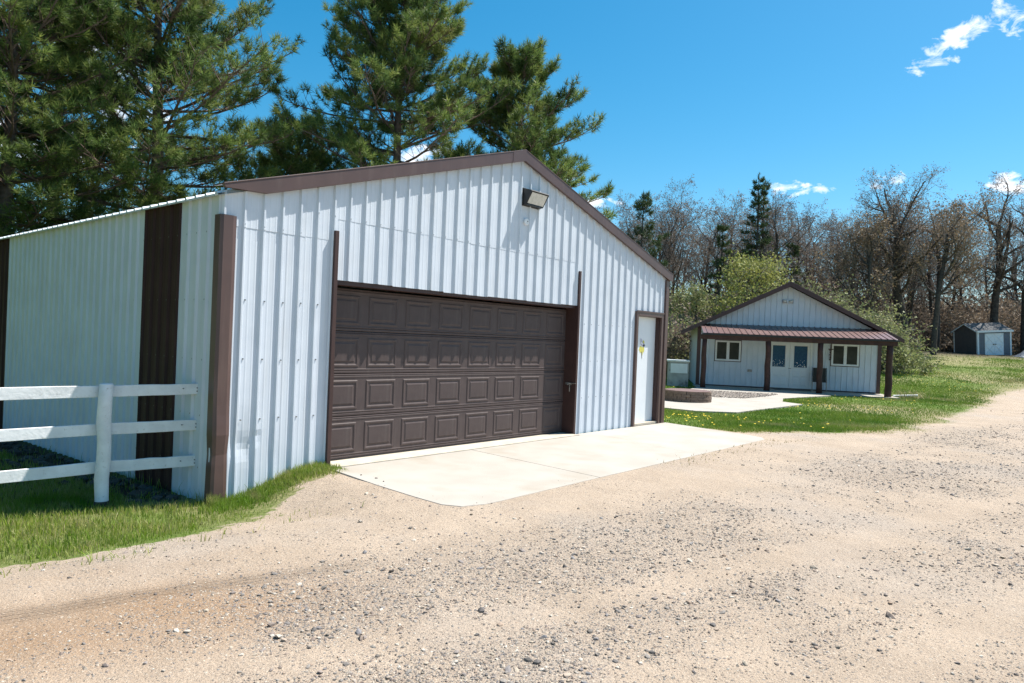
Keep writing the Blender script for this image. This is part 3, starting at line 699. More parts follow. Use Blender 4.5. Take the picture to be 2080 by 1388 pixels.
# ------------------------------------------------------------------ gravel
def icosa():
    import bmesh
    bm = bmesh.new(); bmesh.ops.create_icosphere(bm, subdivisions=1, radius=1)
    V = np.array([v.co[:] for v in bm.verts]); F = np.array([[v.index for v in f.verts] for f in bm.faces]); bm.free(); return V, F
IV, IF = icosa()
OV = np.array([(1, 0, 0), (-1, 0, 0), (0, 1, 0), (0, -1, 0), (0, 0, 1), (0, 0, -1.)]); OF = np.array([(0, 2, 4), (2, 1, 4), (1, 3, 4), (3, 0, 4), (2, 0, 5), (1, 2, 5), (3, 1, 5), (0, 3, 5)])
def stones(name, x, y, z, r, mat_, seed=1, IV=IV, IF=IF):
    rr = np.random.RandomState(seed); n = len(x)
    base = IV[None] * (1 + rr.uniform(-.28, .22, (n, len(IV), 1)))
    sc = np.stack([rr.uniform(.8, 1.35, n), rr.uniform(.6, 1.0, n), rr.uniform(.42, .75, n)], -1)
    base = base * (sc * r[:, None])[:, None, :]
    a = rr.uniform(0, 6.28, n); c, s = np.cos(a)[:, None], np.sin(a)[:, None]; tl = rr.normal(0, .25, n)[:, None]
    X = base[..., 0] * c - base[..., 1] * s; Y = base[..., 0] * s + base[..., 1] * c; Z = base[..., 2] + tl * base[..., 0]
    V = np.stack([X + x[:, None], Y + y[:, None], Z + z[:, None]], -1).reshape(-1, 3)
    F = (IF[None] + (np.arange(n) * len(IV))[:, None, None]).reshape(-1, 3)
    return fast(name, V, F, mat_)
def gravel_pts():
    n = 1500000; rr = np.random.RandomState(11)
    # more candidates close to the camera (one stone is bigger there), over a fan of the drive
    y = 2.5 * np.exp(rr.uniform(0, math.log(34 / 2.5), n)); x = rr.uniform(-1.0, 1.1, n) * y
    dd = drive_d(x, y); t, s = ts(x, y)
    dens = np.clip(gravel_density(x, y) - .16, 0, 1.2)
    dens *= smooth(.02, .5, dd)
    keep = rr.rand(n) < dens * .34
    ia = sdist(APRON, x, y); keep &= (ia < 0) | ((rr.rand(n) < .35) & (ia < .25) & (s < -.5)); keep &= ~((s > -.6) & (t < 8.6))
    x, y = x[keep], y[keep]; m = len(x)
    r = np.exp(rr.normal(math.log(.0050), .55, m)); r = np.clip(r, .003, .030) * np.clip(.85 + (y - 4) * .045, .8, 1.6)
    return x, y, r
gx_, gy_, gr_ = gravel_pts()
print('GRAVEL', len(gx_))
k = np.random.RandomState(2).permutation(len(gx_))[:80000]; gx_, gy_, gr_ = gx_[k], gy_[k], gr_[k]
# the drive carries fine relief of its own; sample it so stones sit on it
def zdrive(x, y):
    return np.where(sdist(APRON, x, y) > 0, .001, zground(x, y) + relief(x, y))
big_ = gr_ > .0105 * np.clip(.8 + gy_ * .03, 1, 2); sm_ = ~big_
o = stones('loose_stones', gx_[big_], gy_[big_], zdrive(gx_[big_], gy_[big_]) + gr_[big_] * .15, gr_[big_], M['stone'])
tag(o, 'larger grey and tan stones scattered over the sandy drive', 'stones', kind='stuff')
o = stones('loose_gravel', gx_[sm_], gy_[sm_], zdrive(gx_[sm_], gy_[sm_]) + gr_[sm_] * .2, gr_[sm_] * 1.15, M['stone'], 2, OV, OF)
tag(o, 'fine grey and tan gravel strewn over the sandy drive', 'gravel', kind='stuff')
print('STONES', big_.sum(), sm_.sum())
BED = np.array([(7.35, 27.6), (10.25, 27.0), (9.2, 25.4), (7.95, 24.05), (6.95, 24.1), (6.7, 25.2)])
n = 3600; x = rs.uniform(6.5, 10.5, n); y = rs.uniform(23.8, 27.8, n); k = sdist(BED, x, y) > .05 * rs.rand(n)
o = stones('pebble_bed', x[k], y[k], np.full(k.sum(), -.078), rs.uniform(.02, .045, k.sum()), M['pebble'], 4)
tag(o, 'bed of brown pebbles between fire pit and porch', 'pebbles', kind='stuff')

# ------------------------------------------------------------------ fire pit
pit = thing('fire_pit', 'round fire pit of tan brick courses on the patio', 'fire pit', (5.52, 22.1, -.088))
bmesh_block = None
for cz in range(4):
    nb = 17
    for k in range(nb):
        a = 2 * math.pi * (k + .5 * (cz % 2)) / nb; ro, ri = .74 - .006 * cz, .55; w = math.pi / nb * .955
        if bmesh_block is None:
            poly = [(ro * math.cos(q), ro * math.sin(q)) for q in np.linspace(-w, w, 4)] + [(ri * math.cos(q), ri * math.sin(q)) for q in (w, -w)]
            ob = MB().prism(poly, 0, .076, 'z').build('brick', M['block'], pit, bevel=.006); bmesh_block = ob
        else:
            ob = bmesh_block.copy(); COL.objects.link(ob); ob.parent = pit
        ob.rotation_euler = (0, 0, a); ob.location = (random.uniform(-.008, .008), random.uniform(-.008, .008), cz * .0785)
lid = MB(); lid.tube([(0, 0, .318), (0, 0, .328), (0, 0, .335)], [.68, .70, .66], 36); lid.build('lid', M['lid'], pit)

# ------------------------------------------------------------------ the guest house
house = thing('guest_house', 'small white metal-sided house with dark red roof trim and front porch', 'house', (HA[0], HA[1], 0), H_ANG)
HT = M['house_trim']; HS = M['white_steel_house']
HL, HR, HPK, HSL = -3.86, 3.58, 4.40, .505
HMID = -.17
ZF = -.08
MB().box(-4.0, 3.72, -2.25, .5, -.4, ZF).build('porch_slab', M['concrete'], house, bevel=.01)
hfront = lambda a, h, z: (a, -h, z)
hz = lambda a: HPK - abs(a - HMID) * HSL
def hpanels(edges, zb, zt, phase=.05):
    for i in range(len(edges) - 1): panel('siding_panel', edges[i], edges[i + 1], zb, zt, HS, house, hfront, 1, phase=phase, off=.001 * (i % 2))
hpanels([-3.86, -3.16], const(ZF), const(2.63)); hpanels([-2.02, -1.17], const(ZF), const(2.63)); hpanels([-1.17, -.895], const(ZF), const(2.0)); hpanels([.87, 1.63], const(ZF), const(2.63)); hpanels([2.79, 3.58], const(ZF), const(2.63))
hpanels([-3.16, -2.02], const(ZF), const(1.0)); hpanels([-3.16, -2.02], const(1.95), const(2.63)); hpanels([1.63, 2.79], const(ZF), const(1.0)); hpanels([1.63, 2.79], const(1.98), const(2.63)); hpanels([-1.17, .87], const(2.0), const(2.63))
ge = [-3.60, -2.75, -1.83, -.92, HMID, .74, 1.66, 2.57, 3.28]
hpanels(ge, const(2.60), lambda a: max(2.61, hz(a) - .03), .05)
# walls behind
MB().box(HL - .02, HL, .0, 6.5, -.3, 2.6).build('wall', HS, house); MB().box(HR, HR + .02, .0, 6.5, -.3, 2.55).build('wall', HS, house)
MB().prism([(HL, -.3), (HR, -.3), (HR, 2.5), (HMID, 4.3), (HL, 2.5)], 6.5, 6.53, 'y').build('wall', HS, house)
MB().box(HL - .05, HL + .10, -.05, .08, ZF, 2.5).build('corner_trim', HT, house); MB().box(HR - .10, HR + .05, -.05, .08, ZF, 2.45).build('corner_trim', HT, house)
MB().box(HL + .10, HR - .10, -.045, -.024, ZF, ZF + .05).build('base_trim', M['dark_brown'], house)
# main roof: ribbed sheets each side + rakes
def hroof(sgn, end):
    for i in range(7):
        y0, y1 = -.5 + i * 1.02, -.5 + (i + 1) * 1.02; pr = profile(y0, y1, 0); n = len(pr); vs = []; fs = []
        for (d, z) in ((0, HPK + .11), (end, HPK + .11 - end * HSL)):
            for (y, h) in pr: vs.append((HMID + sgn * d, y, z + h))
        for j in range(n - 1): fs.append((j, j + 1, n + j + 1, n + j))
        MB().add(vs, fs).build('roof_panel', HT, house)
    P = lambda d, z: (HMID + sgn * d, z - d * HSL)
    m = MB().prism([P(0, HPK + .13), P(end, HPK + .13), P(end, HPK - .04), P(0, HPK - .08)], -.53, -.49, 'y')
    m.build('rake_trim', HT, house, bevel=.006)
    MB().prism([P(0, HPK + .05), P(end, HPK + .05), P(end, HPK + .02), P(0, HPK + .02)], -.489, .0, 'y').build('soffit', M['dark_brown'], house)
hroof(-1, 4.48); hroof(1, 4.52)
# porch roof (ribbed), beam, posts
pe = [-3.80 + i * .914 for i in range(9)]; pe[-1] = 3.60
for i in range(8):
    pr = profile(pe[i], pe[i + 1], .02); n = len(pr); vs = []; fs = []
    for (y, z) in ((-.03, 2.63), (-2.12, 2.19)):
        for (a, h) in pr: vs.append((a, y, z + h * 1.1))
    for j in range(n - 1): fs.append((j, j + 1, n + j + 1, n + j))
    MB().add(vs, fs).build('porch_roof_panel', M['porch_roof'], house)
MB().prism([(-.02, 2.60), (-2.10, 2.165), (-2.10, 2.145), (-.02, 2.58)], -3.80, 3.60, 'x').build('porch_ceiling', M['white_paint'], house)
MB().box(-3.86, 3.66, -2.115, -2.075, 2.10, 2.175).build('gutter', M['lamp_black'], house, bevel=.01)
MB().box(-3.90, 3.62, -2.05, -1.86, 1.935, 2.13).build('porch_beam', M['log'], house, bevel=.01)
for (a, r, zb) in ((-3.74, .105, -.12), (-1.21, .115, -.1), (.79, .11, -.1), (3.36, .125, -.35)):
    m = MB(); pts = [(a + .012 * math.sin(i * 2 + a), -1.95 + .01 * math.cos(i * 3 + a), zb + (1.935 - zb) * i / 6) for i in range(7)]
    m.tube(pts, [r * (1.06 - .02 * i + .03 * math.sin(i * 1.9 + a * 3)) for i in range(7)], 12); m.build('porch_post', M['log'], house, True)
# windows
def window(a0, a1, z0, z1_):
    f = MB(); mid = (a0 + a1) / 2
    for (x0, x1, q0, q1) in ((a0, a0 + .075, z0, z1_), (a1 - .075, a1, z0, z1_), (a0 + .075, a1 - .075, z0, z0 + .075), (a0 + .075, a1 - .075, z1_ - .075, z1_), (mid - .06, mid + .06, z0 + .075, z1_ - .075)):
        f.box(x0, x1, -.045, .05, q0, q1)
    w = f.build('window', M['white_paint'], house, bevel=.006)
    t = MB()
    for (x0, x1, q0, q1) in ((a0 - .03, a0 - .001, z0 - .03, z1_ + .03), (a1 + .001, a1 + .03, z0 - .03, z1_ + .03), (a0 - .001, a1 + .001, z0 - .03, z0 - .001), (a0 - .001, a1 + .001, z1_ + .001, z1_ + .03)):
        t.box(x0, x1, -.03, .02, q0, q1)
    t.build('trim', M['dark_brown'], w)
    for (x0, x1) in ((a0 + .076, mid - .061), (mid + .061, a1 - .076)): MB().box(x0, x1, .0, .02, z0 + .076, z1_ - .076).build('pane', M['glass'], w)
    return w
window(-3.13, -2.05, 1.03, 1.92); window(1.66, 2.76, 1.03, 1.95)
# double door
for (x0, x1, q0, q1) in ((-.90, -.83, ZF, 2.0), (.82, .89, ZF, 2.0), (-.829, .819, 1.93, 2.0)):
    MB().box(x0, x1, -.04, .06, q0, q1).build('door_trim', M['white_paint'], house)
for (x0, x1, gx0, gx1) in ((-.828, -.01, -.72, -.20), (0.0, .818, .02 + .14, .70)):
    d = MB(); g0, g1 = .88, 1.80
    for (a, b_, q0, q1) in ((x0, gx0, ZF + .02, 1.925), (gx1, x1, ZF + .02, 1.925), (gx0, gx1, ZF + .02, g0), (gx0, gx1, g1, 1.925)): d.box(a, b_, .0, .04, q0, q1)
    do = d.build('entry_door', M['white_door'], house)
    MB().box(gx0, gx1, .015, .03, g0, g1).build('glass', M['curtain'], do)
    fr = MB()
    for (a, b_, q0, q1) in ((gx0 - .035, gx0, g0 - .035, g1 + .035), (gx1, gx1 + .035, g0 - .035, g1 + .035), (gx0, gx1, g0 - .035, g0), (gx0, gx1, g1, g1 + .035)): fr.box(a, b_, -.018, .0, q0, q1)
    fr.build('glazing_frame', M['white_paint'], do)
    fl = MB()
    for _ in range(30):
        a = random.uniform(gx0 + .02, gx1 - .02); hgt = random.random() ** 1.6; z = g0 + .02 + hgt * .30; r = random.uniform(.006, .018)
        fl.add([(a + r * math.cos(q), .0145, z + r * math.sin(q)) for q in np.linspace(0, 5.2, 6)], [(0, 1, 2, 3, 4, 5)])
    tag(fl.build('flower_frost', M['sticker_white'], do), kind='stuff')
    for pz in ((.10, .42), (.48, .78)):
        for (pa, pb) in ((x0 + .12, (x0 + x1) / 2 - .04), ((x0 + x1) / 2 + .04, x1 - .12)):
            MB().add(ring(pa, pb, pz[0], pz[1], 0) + ring(pa + .03, pb - .03, pz[0] + .03, pz[1] - .03, -.014), [(0, 1, 5, 4), (1, 2, 6, 5), (2, 3, 7, 6), (3, 0, 4, 7), (4, 5, 6, 7)]).build('door_panel', M['white_door'], do)
    if x0 < -.1: MB().tube([(-.05, .0, .83), (-.05, -.05, .83), (.05, -.055, .83)], .012, 6).build('handle', M['metal'], do)
MB().box(-.7, .75, -.75, -.05, ZF, ZF + .02).build('door_mat', M['lamp_black'], house)
gl = MB(); gl.tube([(-.20, -.02, 3.70), (-.20, -.06, 3.70)], .06, 10); glo = gl.build('flood_light', M['white_paint'], house)
for sx in (-1, 1): MB().tube([(-.20 + sx * .04, -.06, 3.69), (-.20 + sx * .11, -.12, 3.71), (-.20 + sx * .19, -.16, 3.70)], [.03, .055, .085], 10).build('lamp_head', M['lamp_lens'], glo, True)
MB().tube([(-.20, -.06, 3.66), (-.20, -.11, 3.60)], [.04, .03], 8).build('sensor', M['white_paint'], glo)
MB().box(-1.74, -1.56, -.08, -.02, .60, .70).build('outlet_box', M['metal'], house, bevel=.006)
# hanging chime by the right window
cross = MB(); cross.box(1.60, 1.63, -.09, -.06, 1.25, 1.92); cross.box(1.52, 1.72, -.085, -.065, 1.70, 1.74)
for i in range(5): cross.box(1.56 + .02 * (i % 2), 1.585 + .02 * (i % 2), -.10, -.07, 1.25 + i * .1, 1.31 + i * .1)
tag(cross.build('wall_hanging', M['dark_brown']), 'dark cross-shaped hanging on the porch beside the right window', 'wall hanging')
cross_o = bpy.data.objects['wall_hanging']; cross_o.location = (HA[0], HA[1], 0); cross_o.rotation_euler = (0, 0, H_ANG)
# folding chair on the porch
cx, cy = hw(1.06, -.75)
chair = thing('porch_chair', 'black folding patio chair standing on the porch behind a post', 'chair', (cx, cy, ZF), H_ANG - .2)
def bentsheet(pts, x0, x1, th, name):
    MB().prism([(y, z) for (y, z) in pts] + [(y + th, z + th * .6) for (y, z) in pts[::-1]], x0, x1, 'x').build(name, M['fabric'], chair)
bentsheet([(-.25, .44), (0, .40), (.22, .41)], -.25, .25, .02, 'seat'); bentsheet([(.22, .42), (.30, .70), (.36, .98)], -.25, .25, .02, 'backrest')
for sx in (-.27, .27):
    MB().tube([(sx, -.30, 0), (sx, -.26, .42), (sx, .0, .63), (sx, .28, .62)], .014, 6).build('armrest', M['metal'], chair)
    MB().tube([(sx, .34, 0), (sx, -.22, .42)], .013, 6).build('leg', M['lamp_black'], chair)
    MB().tube([(sx, -.22, 0), (sx, .24, .42), (sx, .37, 1.0)], .013, 6).build('leg', M['lamp_black'], chair)
# weathered cabinet left of the house
cab = thing('utility_cabinet', 'weathered pale metal utility cabinet standing left of the house', 'cabinet', (7.16, 30.4, -.17), H_ANG)
MB().box(-.43, .43, -.3, .5, -.1, 1.10).build('body', M['cabinet'], cab, bevel=.02)
MB().box(-.47, .47, -.34, .54, 1.10, 1.18).build('top', M['white_paint'], cab, bevel=.01)
MB().box(-.32, .38, -.315, -.3, .62, 1.02).build('panel', M['white_paint'], cab); MB().box(-.32, .38, -.312, -.3, .06, .58).build('panel', M['cabinet'], cab)

# ------------------------------------------------------------------ garden shed far right
shed = thing('garden_shed', 'small grey garden shed with white double doors at the wood edge', 'shed', (38.46, 58.5, 1.72), math.radians(5))
shed.rotation_euler = (0, math.radians(-4.0), math.radians(5))
SW, SDp, SH = 2.95, 2.75, 2.05
for i in range(14):
    z0 = .02 + i * .145
    for (x0, x1) in ((.12, .62), (2.28, 2.83)):
        MB().prism([(.0, z0), (-.022, z0), (-.006, z0 + .145), (.0, z0 + .145)], x0, x1, 'x').build('siding_board', M['shed_siding'], shed)
for i in range(19):
    z0 = .02 + i * .145; zt = z0 + .145
    ya, yb = 0, SDp
    if zt > SH: k = (zt - SH) / .62 * (SDp / 2); ya, yb = k, SDp - k
    if yb - ya < .15: break
    MB().prism([(.0, z0), (-.022, z0), (-.006, zt), (.0, zt)], ya, yb, 'y').build('siding_board', M['shed_dark'], shed)
MB().box(.01, SW, .01, SDp, .0, SH).build('wall', M['shed_siding'], shed)
MB().prism([(0.0, SH), (SDp, SH), (SDp / 2, SH + .62)], .01, SW, 'x').build('gable', M['shed_dark'], shed)
for (x0, x1, y0, y1) in ((-.03, .115, -.035, .0), (SW - .10, SW + .03, -.035, .0), (-.03, .0, .001, .10), (-.03, .0, SDp - .1, SDp)):
    MB().box(x0, x1, y0, y1, .0, SH).build('corner_board', M['white_paint'], shed)
MB().box(-.12, SW + .12, -.16, -.12, SH - .10, SH + .06).build('fascia', M['white_paint'], shed)
for sgn in (0, 1):
    for r in range(7):
        y0 = -.14 + r * .217 if sgn == 0 else SDp + .14 - r * .217; y1 = y0 + (.235 if sgn == 0 else -.235)
        z0 = SH + .0 + r * .0976; zz1 = z0 + .106
        MB().prism([(y0, z0 + .03), (y1, zz1 + .012), (y1, zz1), (y0, z0 + .005)], -.12, SW + .12, 'x').build('shingle_course', M['shingle'], shed)
MB().prism([(-.14, SH + .0), (SDp / 2, SH + .66), (SDp / 2, SH + .58), (-.10, SH - .10)], -.155, -.121, 'x').build('rake_board', M['white_paint'], shed)
MB().prism([(SDp + .14, SH + .0), (SDp / 2, SH + .66), (SDp / 2, SH + .58), (SDp + .10, SH - .10)], -.155, -.121, 'x').build('rake_board', M['white_paint'], shed)
for (x0, x1) in ((.63, 1.445), (1.455, 2.27)):
    d = MB().box(x0, x1, -.03, .0, .06, 1.86).build('door', M['white_door'], shed)
    def bar(p, q, w=.05):
        dx, dz = q[0] - p[0], q[1] - p[1]; l = math.hypot(dx, dz); nx, nz_ = -dz / l * w / 2, dx / l * w / 2
        MB().prism([(p[0] + nx, p[1] + nz_), (q[0] + nx, q[1] + nz_), (q[0] - nx, q[1] - nz_), (p[0] - nx, p[1] - nz_)], -.052, -.031, 'y').build('brace', M['white_paint'], d)
    for z in (.10, .95, 1.82): bar((x0, z), (x1, z), .08)
    for (za, zb_) in ((.14, .91), (.99, 1.78)): bar((x0 + .03, za), (x1 - .03, zb_)); bar((x0 + .03, zb_), (x1 - .03, za))
    MB().box((x1 - .14) if x0 < 1 else x0 + .03, (x1 - .03) if x0 < 1 else x0 + .14, -.08, -.053, .92, .99).build('latch', M['lamp_black'], d)
# tarp-covered boat/trailer beside the shed
tp = thing('covered_trailer', 'low trailer under a grey tarp beside the shed', 'trailer', (41.9, 57.2, 1.70), .1)
R_ = np.random.RandomState(9); nx, ny = 16, 8; vs = []; fs = []
for i in range(nx + 1):
    for j in range(ny + 1):
        u = i / nx; v = j / ny; hgt = (.15 + 1.05 * smooth(.0, .45, u)) * math.sin(math.pi * v) ** .6
        vs.append((-1.2 + 3.6 * u, (v - .5) * 1.9, hgt + R_.uniform(-.04, .04) * (0 < v < 1)))
for i in range(nx):
    for j in range(ny): fs.append((i * (ny + 1) + j, (i + 1) * (ny + 1) + j, (i + 1) * (ny + 1) + j + 1, i * (ny + 1) + j + 1))
MB().add(vs, fs).build('tarp', M['tarp'], tp, True)
MB().add([(.2 + .5 * u + .0, -.75 + .35 * v, .80 + .50 * v + .06 * math.sin(u * 9)) for u in (0, 1, 2, 3, 4) for v in (0, 1)], [(2 * i, 2 * i + 2, 2 * i + 3, 2 * i + 1) for i in range(4)]).build('cover_flap', M['tarp_white'], tp)
sh = MB()
for i in range(6):
    x = -1.7 + i * .32; sh.prism([(x, -.9 + .1 * (i % 2)), (x + .34, -.95), (x + .30, -.5), (x + .02, -.55)], .02 + .03 * (i % 3), .07 + .03 * (i % 3), 'z')
tag(sh.build('tarp_scrap', M['tarp_white']), 'crumpled white sheeting on the grass at the front of the trailer', 'sheeting')
bpy.data.objects['tarp_scrap'].location = (41.9, 57.0, 1.68)

# ------------------------------------------------------------------ trees
def nrm(v): return v / (np.linalg.norm(v, axis=-1, keepdims=True) + 1e-9)
def seg_mesh(P0, P1, R0, R1, sides=3):
    P0 = np.asarray(P0); P1 = np.asarray(P1); R0 = np.asarray(R0)[:, None]; R1 = np.asarray(R1)[:, None]; n = len(P0)
    d = nrm(P1 - P0); ref = np.where(np.abs(d[:, 2:3]) > .9, np.array([[1., 0, 0]]), np.array([[0, 0, 1.]]))
    a = nrm(np.cross(d, ref)); b = np.cross(d, a); V = []
    for (P, R) in ((P0, R0), (P1, R1)):
        for k in range(sides):
            t = 2 * math.pi * k / sides; V.append(P + (a * math.cos(t) + b * math.sin(t)) * R)
    V = np.stack(V, 1).reshape(-1, 3); T = []
    for k in range(sides):
        k2 = (k + 1) % sides; T += [(k, k2, sides + k2), (k, sides + k2, sides + k)]
    T = (np.array(T)[None] + (np.arange(n) * 2 * sides)[:, None, None]).reshape(-1, 3)
    return V, T
def joinm(parts):
    V = []; T = []; mi = []; o = 0
    for (v, t, m) in parts: V.append(v); T.append(t + o); mi.append(np.full(len(t), m)); o += len(v)
    return np.concatenate(V), np.concatenate(T), np.concatenate(mi)
def needle_tufts(pos, ax, rr, K, ln, w, shoot):
    n = len(pos); ax = nrm(ax); ref = nrm(rr.normal(size=(n, 3))); a = nrm(np.cross(ax, ref)); b = np.cross(ax, a)
    u = rr.uniform(-1, .35, (n, K)); th = np.where(u > 0, rr.uniform(.05, 1.0, (n, K)), rr.uniform(.7, 1.5, (n, K))); ph = rr.uniform(0, 6.283, (n, K))
    D = (np.cos(th)[..., None] * ax[:, None] + np.sin(th)[..., None] * (np.cos(ph)[..., None] * a[:, None] + np.sin(ph)[..., None] * b[:, None]))
    D[..., 2] += .06
    size = rr.uniform(.7, 1.25, (n, 1, 1))
    base = pos[:, None] + ax[:, None] * (u * shoot)[..., None]
    side = nrm(np.cross(D, rr.normal(size=(n, K, 3)))) * (w / 2)
    L = rr.uniform(.7, 1.15, (n, K, 1)) * ln * size
    V = np.stack([base - side, base + side, base + D * L], 2).reshape(-1, 3)
    return V, np.arange(len(V)).reshape(-1, 3)

def pine(name, label, loc, H, R, h0, tr, seed, K=40, ln=.22, w=.016, vis=0.0, group=None, sparse=1.0, spacing=(.52, .34), mats=('bark_pine', 'needles'), narrow=False, az0=None):
    rr = np.random.RandomState(seed); root = thing(name, label, 'tree', loc, 0, group)
    lean = rr.normal(0, .01, 2); tp_ = lambda z: np.array([lean[0] * z + .04 * math.sin(z * .7 + seed), lean[1] * z + .04 * math.cos(z * .6 + seed), z])
    m = MB(); zs = np.linspace(-.4, H, 16); m.tube([tuple(tp_(z)) for z in zs], [max(.02, tr * (1 - max(z, 0) / H) ** .8 + .012) for z in zs], 9)
    trunk = m.build('trunk', M[mats[0]], root, True)
    P0 = []; P1 = []; R0 = []; R1 = []; tpos = []; tdir = []
    def seg(p, q, a, b): P0.append(p); P1.append(q); R0.append(a); R1.append(b)
    z = h0
    while z < H - .35:
        rel = (z - h0) / (H - h0)
        Lm = R * ((1 - rel) ** (.9 if narrow else .52)) * (.78 + .22 * smooth(0, .25, rel))
        nb = rr.randint(4, 7) if not narrow else rr.randint(5, 8); a0 = rr.uniform(0, 6.28)
        for k in range(nb):
            if rr.rand() > sparse: continue
            az = a0 + 6.283 * k / nb + rr.normal(0, .25); L = max(.35, Lm * rr.uniform(.5, 1.12))
            el = (-.10 + .75 * rel + rr.normal(0, .12)) if not narrow else (-.25 + .7 * rel + rr.normal(0, .1))
            p = tp_(z + rr.uniform(-.15, .15)); n = 6; rad = .016 + .011 * L
            for i in range(n):
                e = el + (.45 if not narrow else .25) * (i / n) ** 1.5; a_ = az + rr.normal(0, .07)
                d = np.array([math.cos(a_) * math.cos(e), math.sin(a_) * math.cos(e), math.sin(e)])
                q = p + d * L / n; r1 = rad * (1 - .8 * (i + 1) / n); seg(p, q, rad * (1 - .8 * i / n), r1)
                if i >= 1 and p[2] + loc[2] > vis - 1.2:
                    nsub = (3 if seed in (22, 23, 24) else 2) if L > 1.4 else (2 if seed in (22, 23, 24) else 1)
                    for sgn in (-1, 1):
                      for _ in range(nsub):
                        if rr.rand() < .12: continue
                        f = rr.rand(); st = p + (q - p) * f; sl = (.32 + .30 * L * (1 - i / n) ** .8) * rr.uniform(.55, 1.1)
                        sa = a_ + sgn * rr.uniform(.5, 1.1); se = e + rr.uniform(-.1, .55)
                        sd = np.array([math.cos(sa) * math.cos(se), math.sin(sa) * math.cos(se), math.sin(se)])
                        mid = st + sd * sl * .55; sd2 = nrm(sd + np.array([0, 0, .35])); en = mid + sd2 * sl * .45
                        seg(st, mid, .011, .008); seg(mid, en, .008, .005); tpos.append(en); tdir.append(sd2)
                        if sl > .45:
                            for w_ in (-1, 1):
                                if rr.rand() < .45: continue
                                sa2 = sa + w_ * rr.uniform(.5, .9); s3 = np.array([math.cos(sa2) * .8, math.sin(sa2) * .8, .45 + rr.normal(0, .2)])
                                e3 = mid + s3 * sl * .4; (rr.rand() < .35) and seg(mid, e3, .007, .004); tpos.append(e3); tdir.append(s3)
                p = q
            tpos.append(p); tdir.append(d + np.array([0, 0, .3]))
        z += (spacing[0] + (spacing[1] - spacing[0]) * rel) * rr.uniform(.75, 1.25)
    top = tp_(H)
    for k in range(4): tpos.append(top - np.array([0, 0, .12 * k])); tdir.append(np.array([rr.normal(0, .2), rr.normal(0, .2), 1.]))
    V, T = seg_mesh(P0, P1, R0, R1, 3)
    bo = fast('limb_mass', V, T, M[mats[0]], root); tag(bo, kind='stuff')
    V, T = needle_tufts(np.array(tpos), np.array(tdir), rr, K, ln, w, .15)
    no = fast('needle_mass', V, T, M[mats[1]], root); tag(no, kind='stuff')
    tone = np.repeat(rr.rand(len(tpos)), K * 3).astype(np.float32); a_ = no.data.attributes.new('tone', 'FLOAT', 'POINT'); a_.data.foreach_set('value', tone)
    KIDS[root.name] = [trunk, bo, no]
    return root, len(tpos)

PINES = [  # x, y, height, crown radius, first branch, trunk radius, seed, label
    (-13.4, 18.6, 13.5, 4.9, 2.2, .22, 21, 'tall red pine at the left edge of the picture behind the garage side'),
    (-11.2, 22.0, 15.2, 5.9, 3.4, .26, 22, 'tallest red pine with bare trunk showing above the low garage eave'),
    (-4.35, 25.0, 14.8, 5.2, 4.4, .23, 23, 'red pine with open crown rising behind the garage roof slope'),
    (-.15, 27.0, 12.2, 4.2, 5.0, .20, 24, 'shorter red pine with pointed top behind the garage ridge'),
    (-8.3, 26.5, 9.2, 4.3, 2.6, .16, 25, 'young red pine filling the gap low between two taller pines'),
    (-16.9, 26.0, 16.5, 4.8, 3.2, .25, 26, 'red pine in the second row behind the two leftmost pines'),
    (-16.2, 17.5, 13.0, 4.6, 2.0, .22, 27, 'red pine mostly beyond the left edge of the picture'),
]
ntuft = 0
for (x, y, H, R, h0, tr, sd, lb) in PINES:
    _, k = pine('pine_tree', lb, (x, y, z1(x, y)), H, R, h0, tr, sd, K=16 if sd > 25 else 38, w=.030 if sd > 25 else .019, ln=.235, group='red pines behind the garage'); ntuft += k
print('TUFTS', ntuft)
root = bpy.data.objects['pine_tree.001']
for i, (x, y, sc) in enumerate([(-17.5, 10.5, .95), (-19, 4.5, 1.05), (-16.5, -1.5, .9), (-20, 15, 1.0)]):  # out-of-view pines added to cut sky light on the garage side wall
    copy_thing(root, (x, y, z1(x, y)), 1.3 * i + .7, 'unseen red pine added on the left to dim the garage side wall', 'red pines added out of view', sc)
# far evergreens in the wood
for (x, y, H, R, h0, sd, nar, lb) in [(10.3, 58, 13.6, 3.0, 3, 31, False, 'dark green bushy pine in the wood just right of the garage roof'),
                                  (21.1, 62, 15.0, 2.6, 3, 32, True, 'dark narrow spruce standing above the wood behind the house'),
                                  (22.0, 62.8, 14.2, 2.2, 3, 35, True, 'dark narrow spruce crowding the taller spruce on its right'),
                                  (17.4, 60, 10.6, 2.3, 2, 33, True, 'smaller dim spruce low in the wood left of the tall spruces'),
                                  (24.5, 63, 9.0, 2.3, 2, 34, True, 'low spruce half hidden by bare trees right of the tall spruces'),
                                  (8.6, 60, 9.5, 2.4, 2, 36, False, 'lower pine half hidden by the garage roof edge')]:
    pine('spruce_tree' if nar else 'pine_tree', lb, (x, y, z1(x, y) - .1), H, R, h0, .17, sd, K=12, ln=.34 if not nar else .28, w=.05, group='evergreens among the bare wood', spacing=(.85, .55), sparse=.5, mats=('bark_grey', 'needles_far'), narrow=nar)

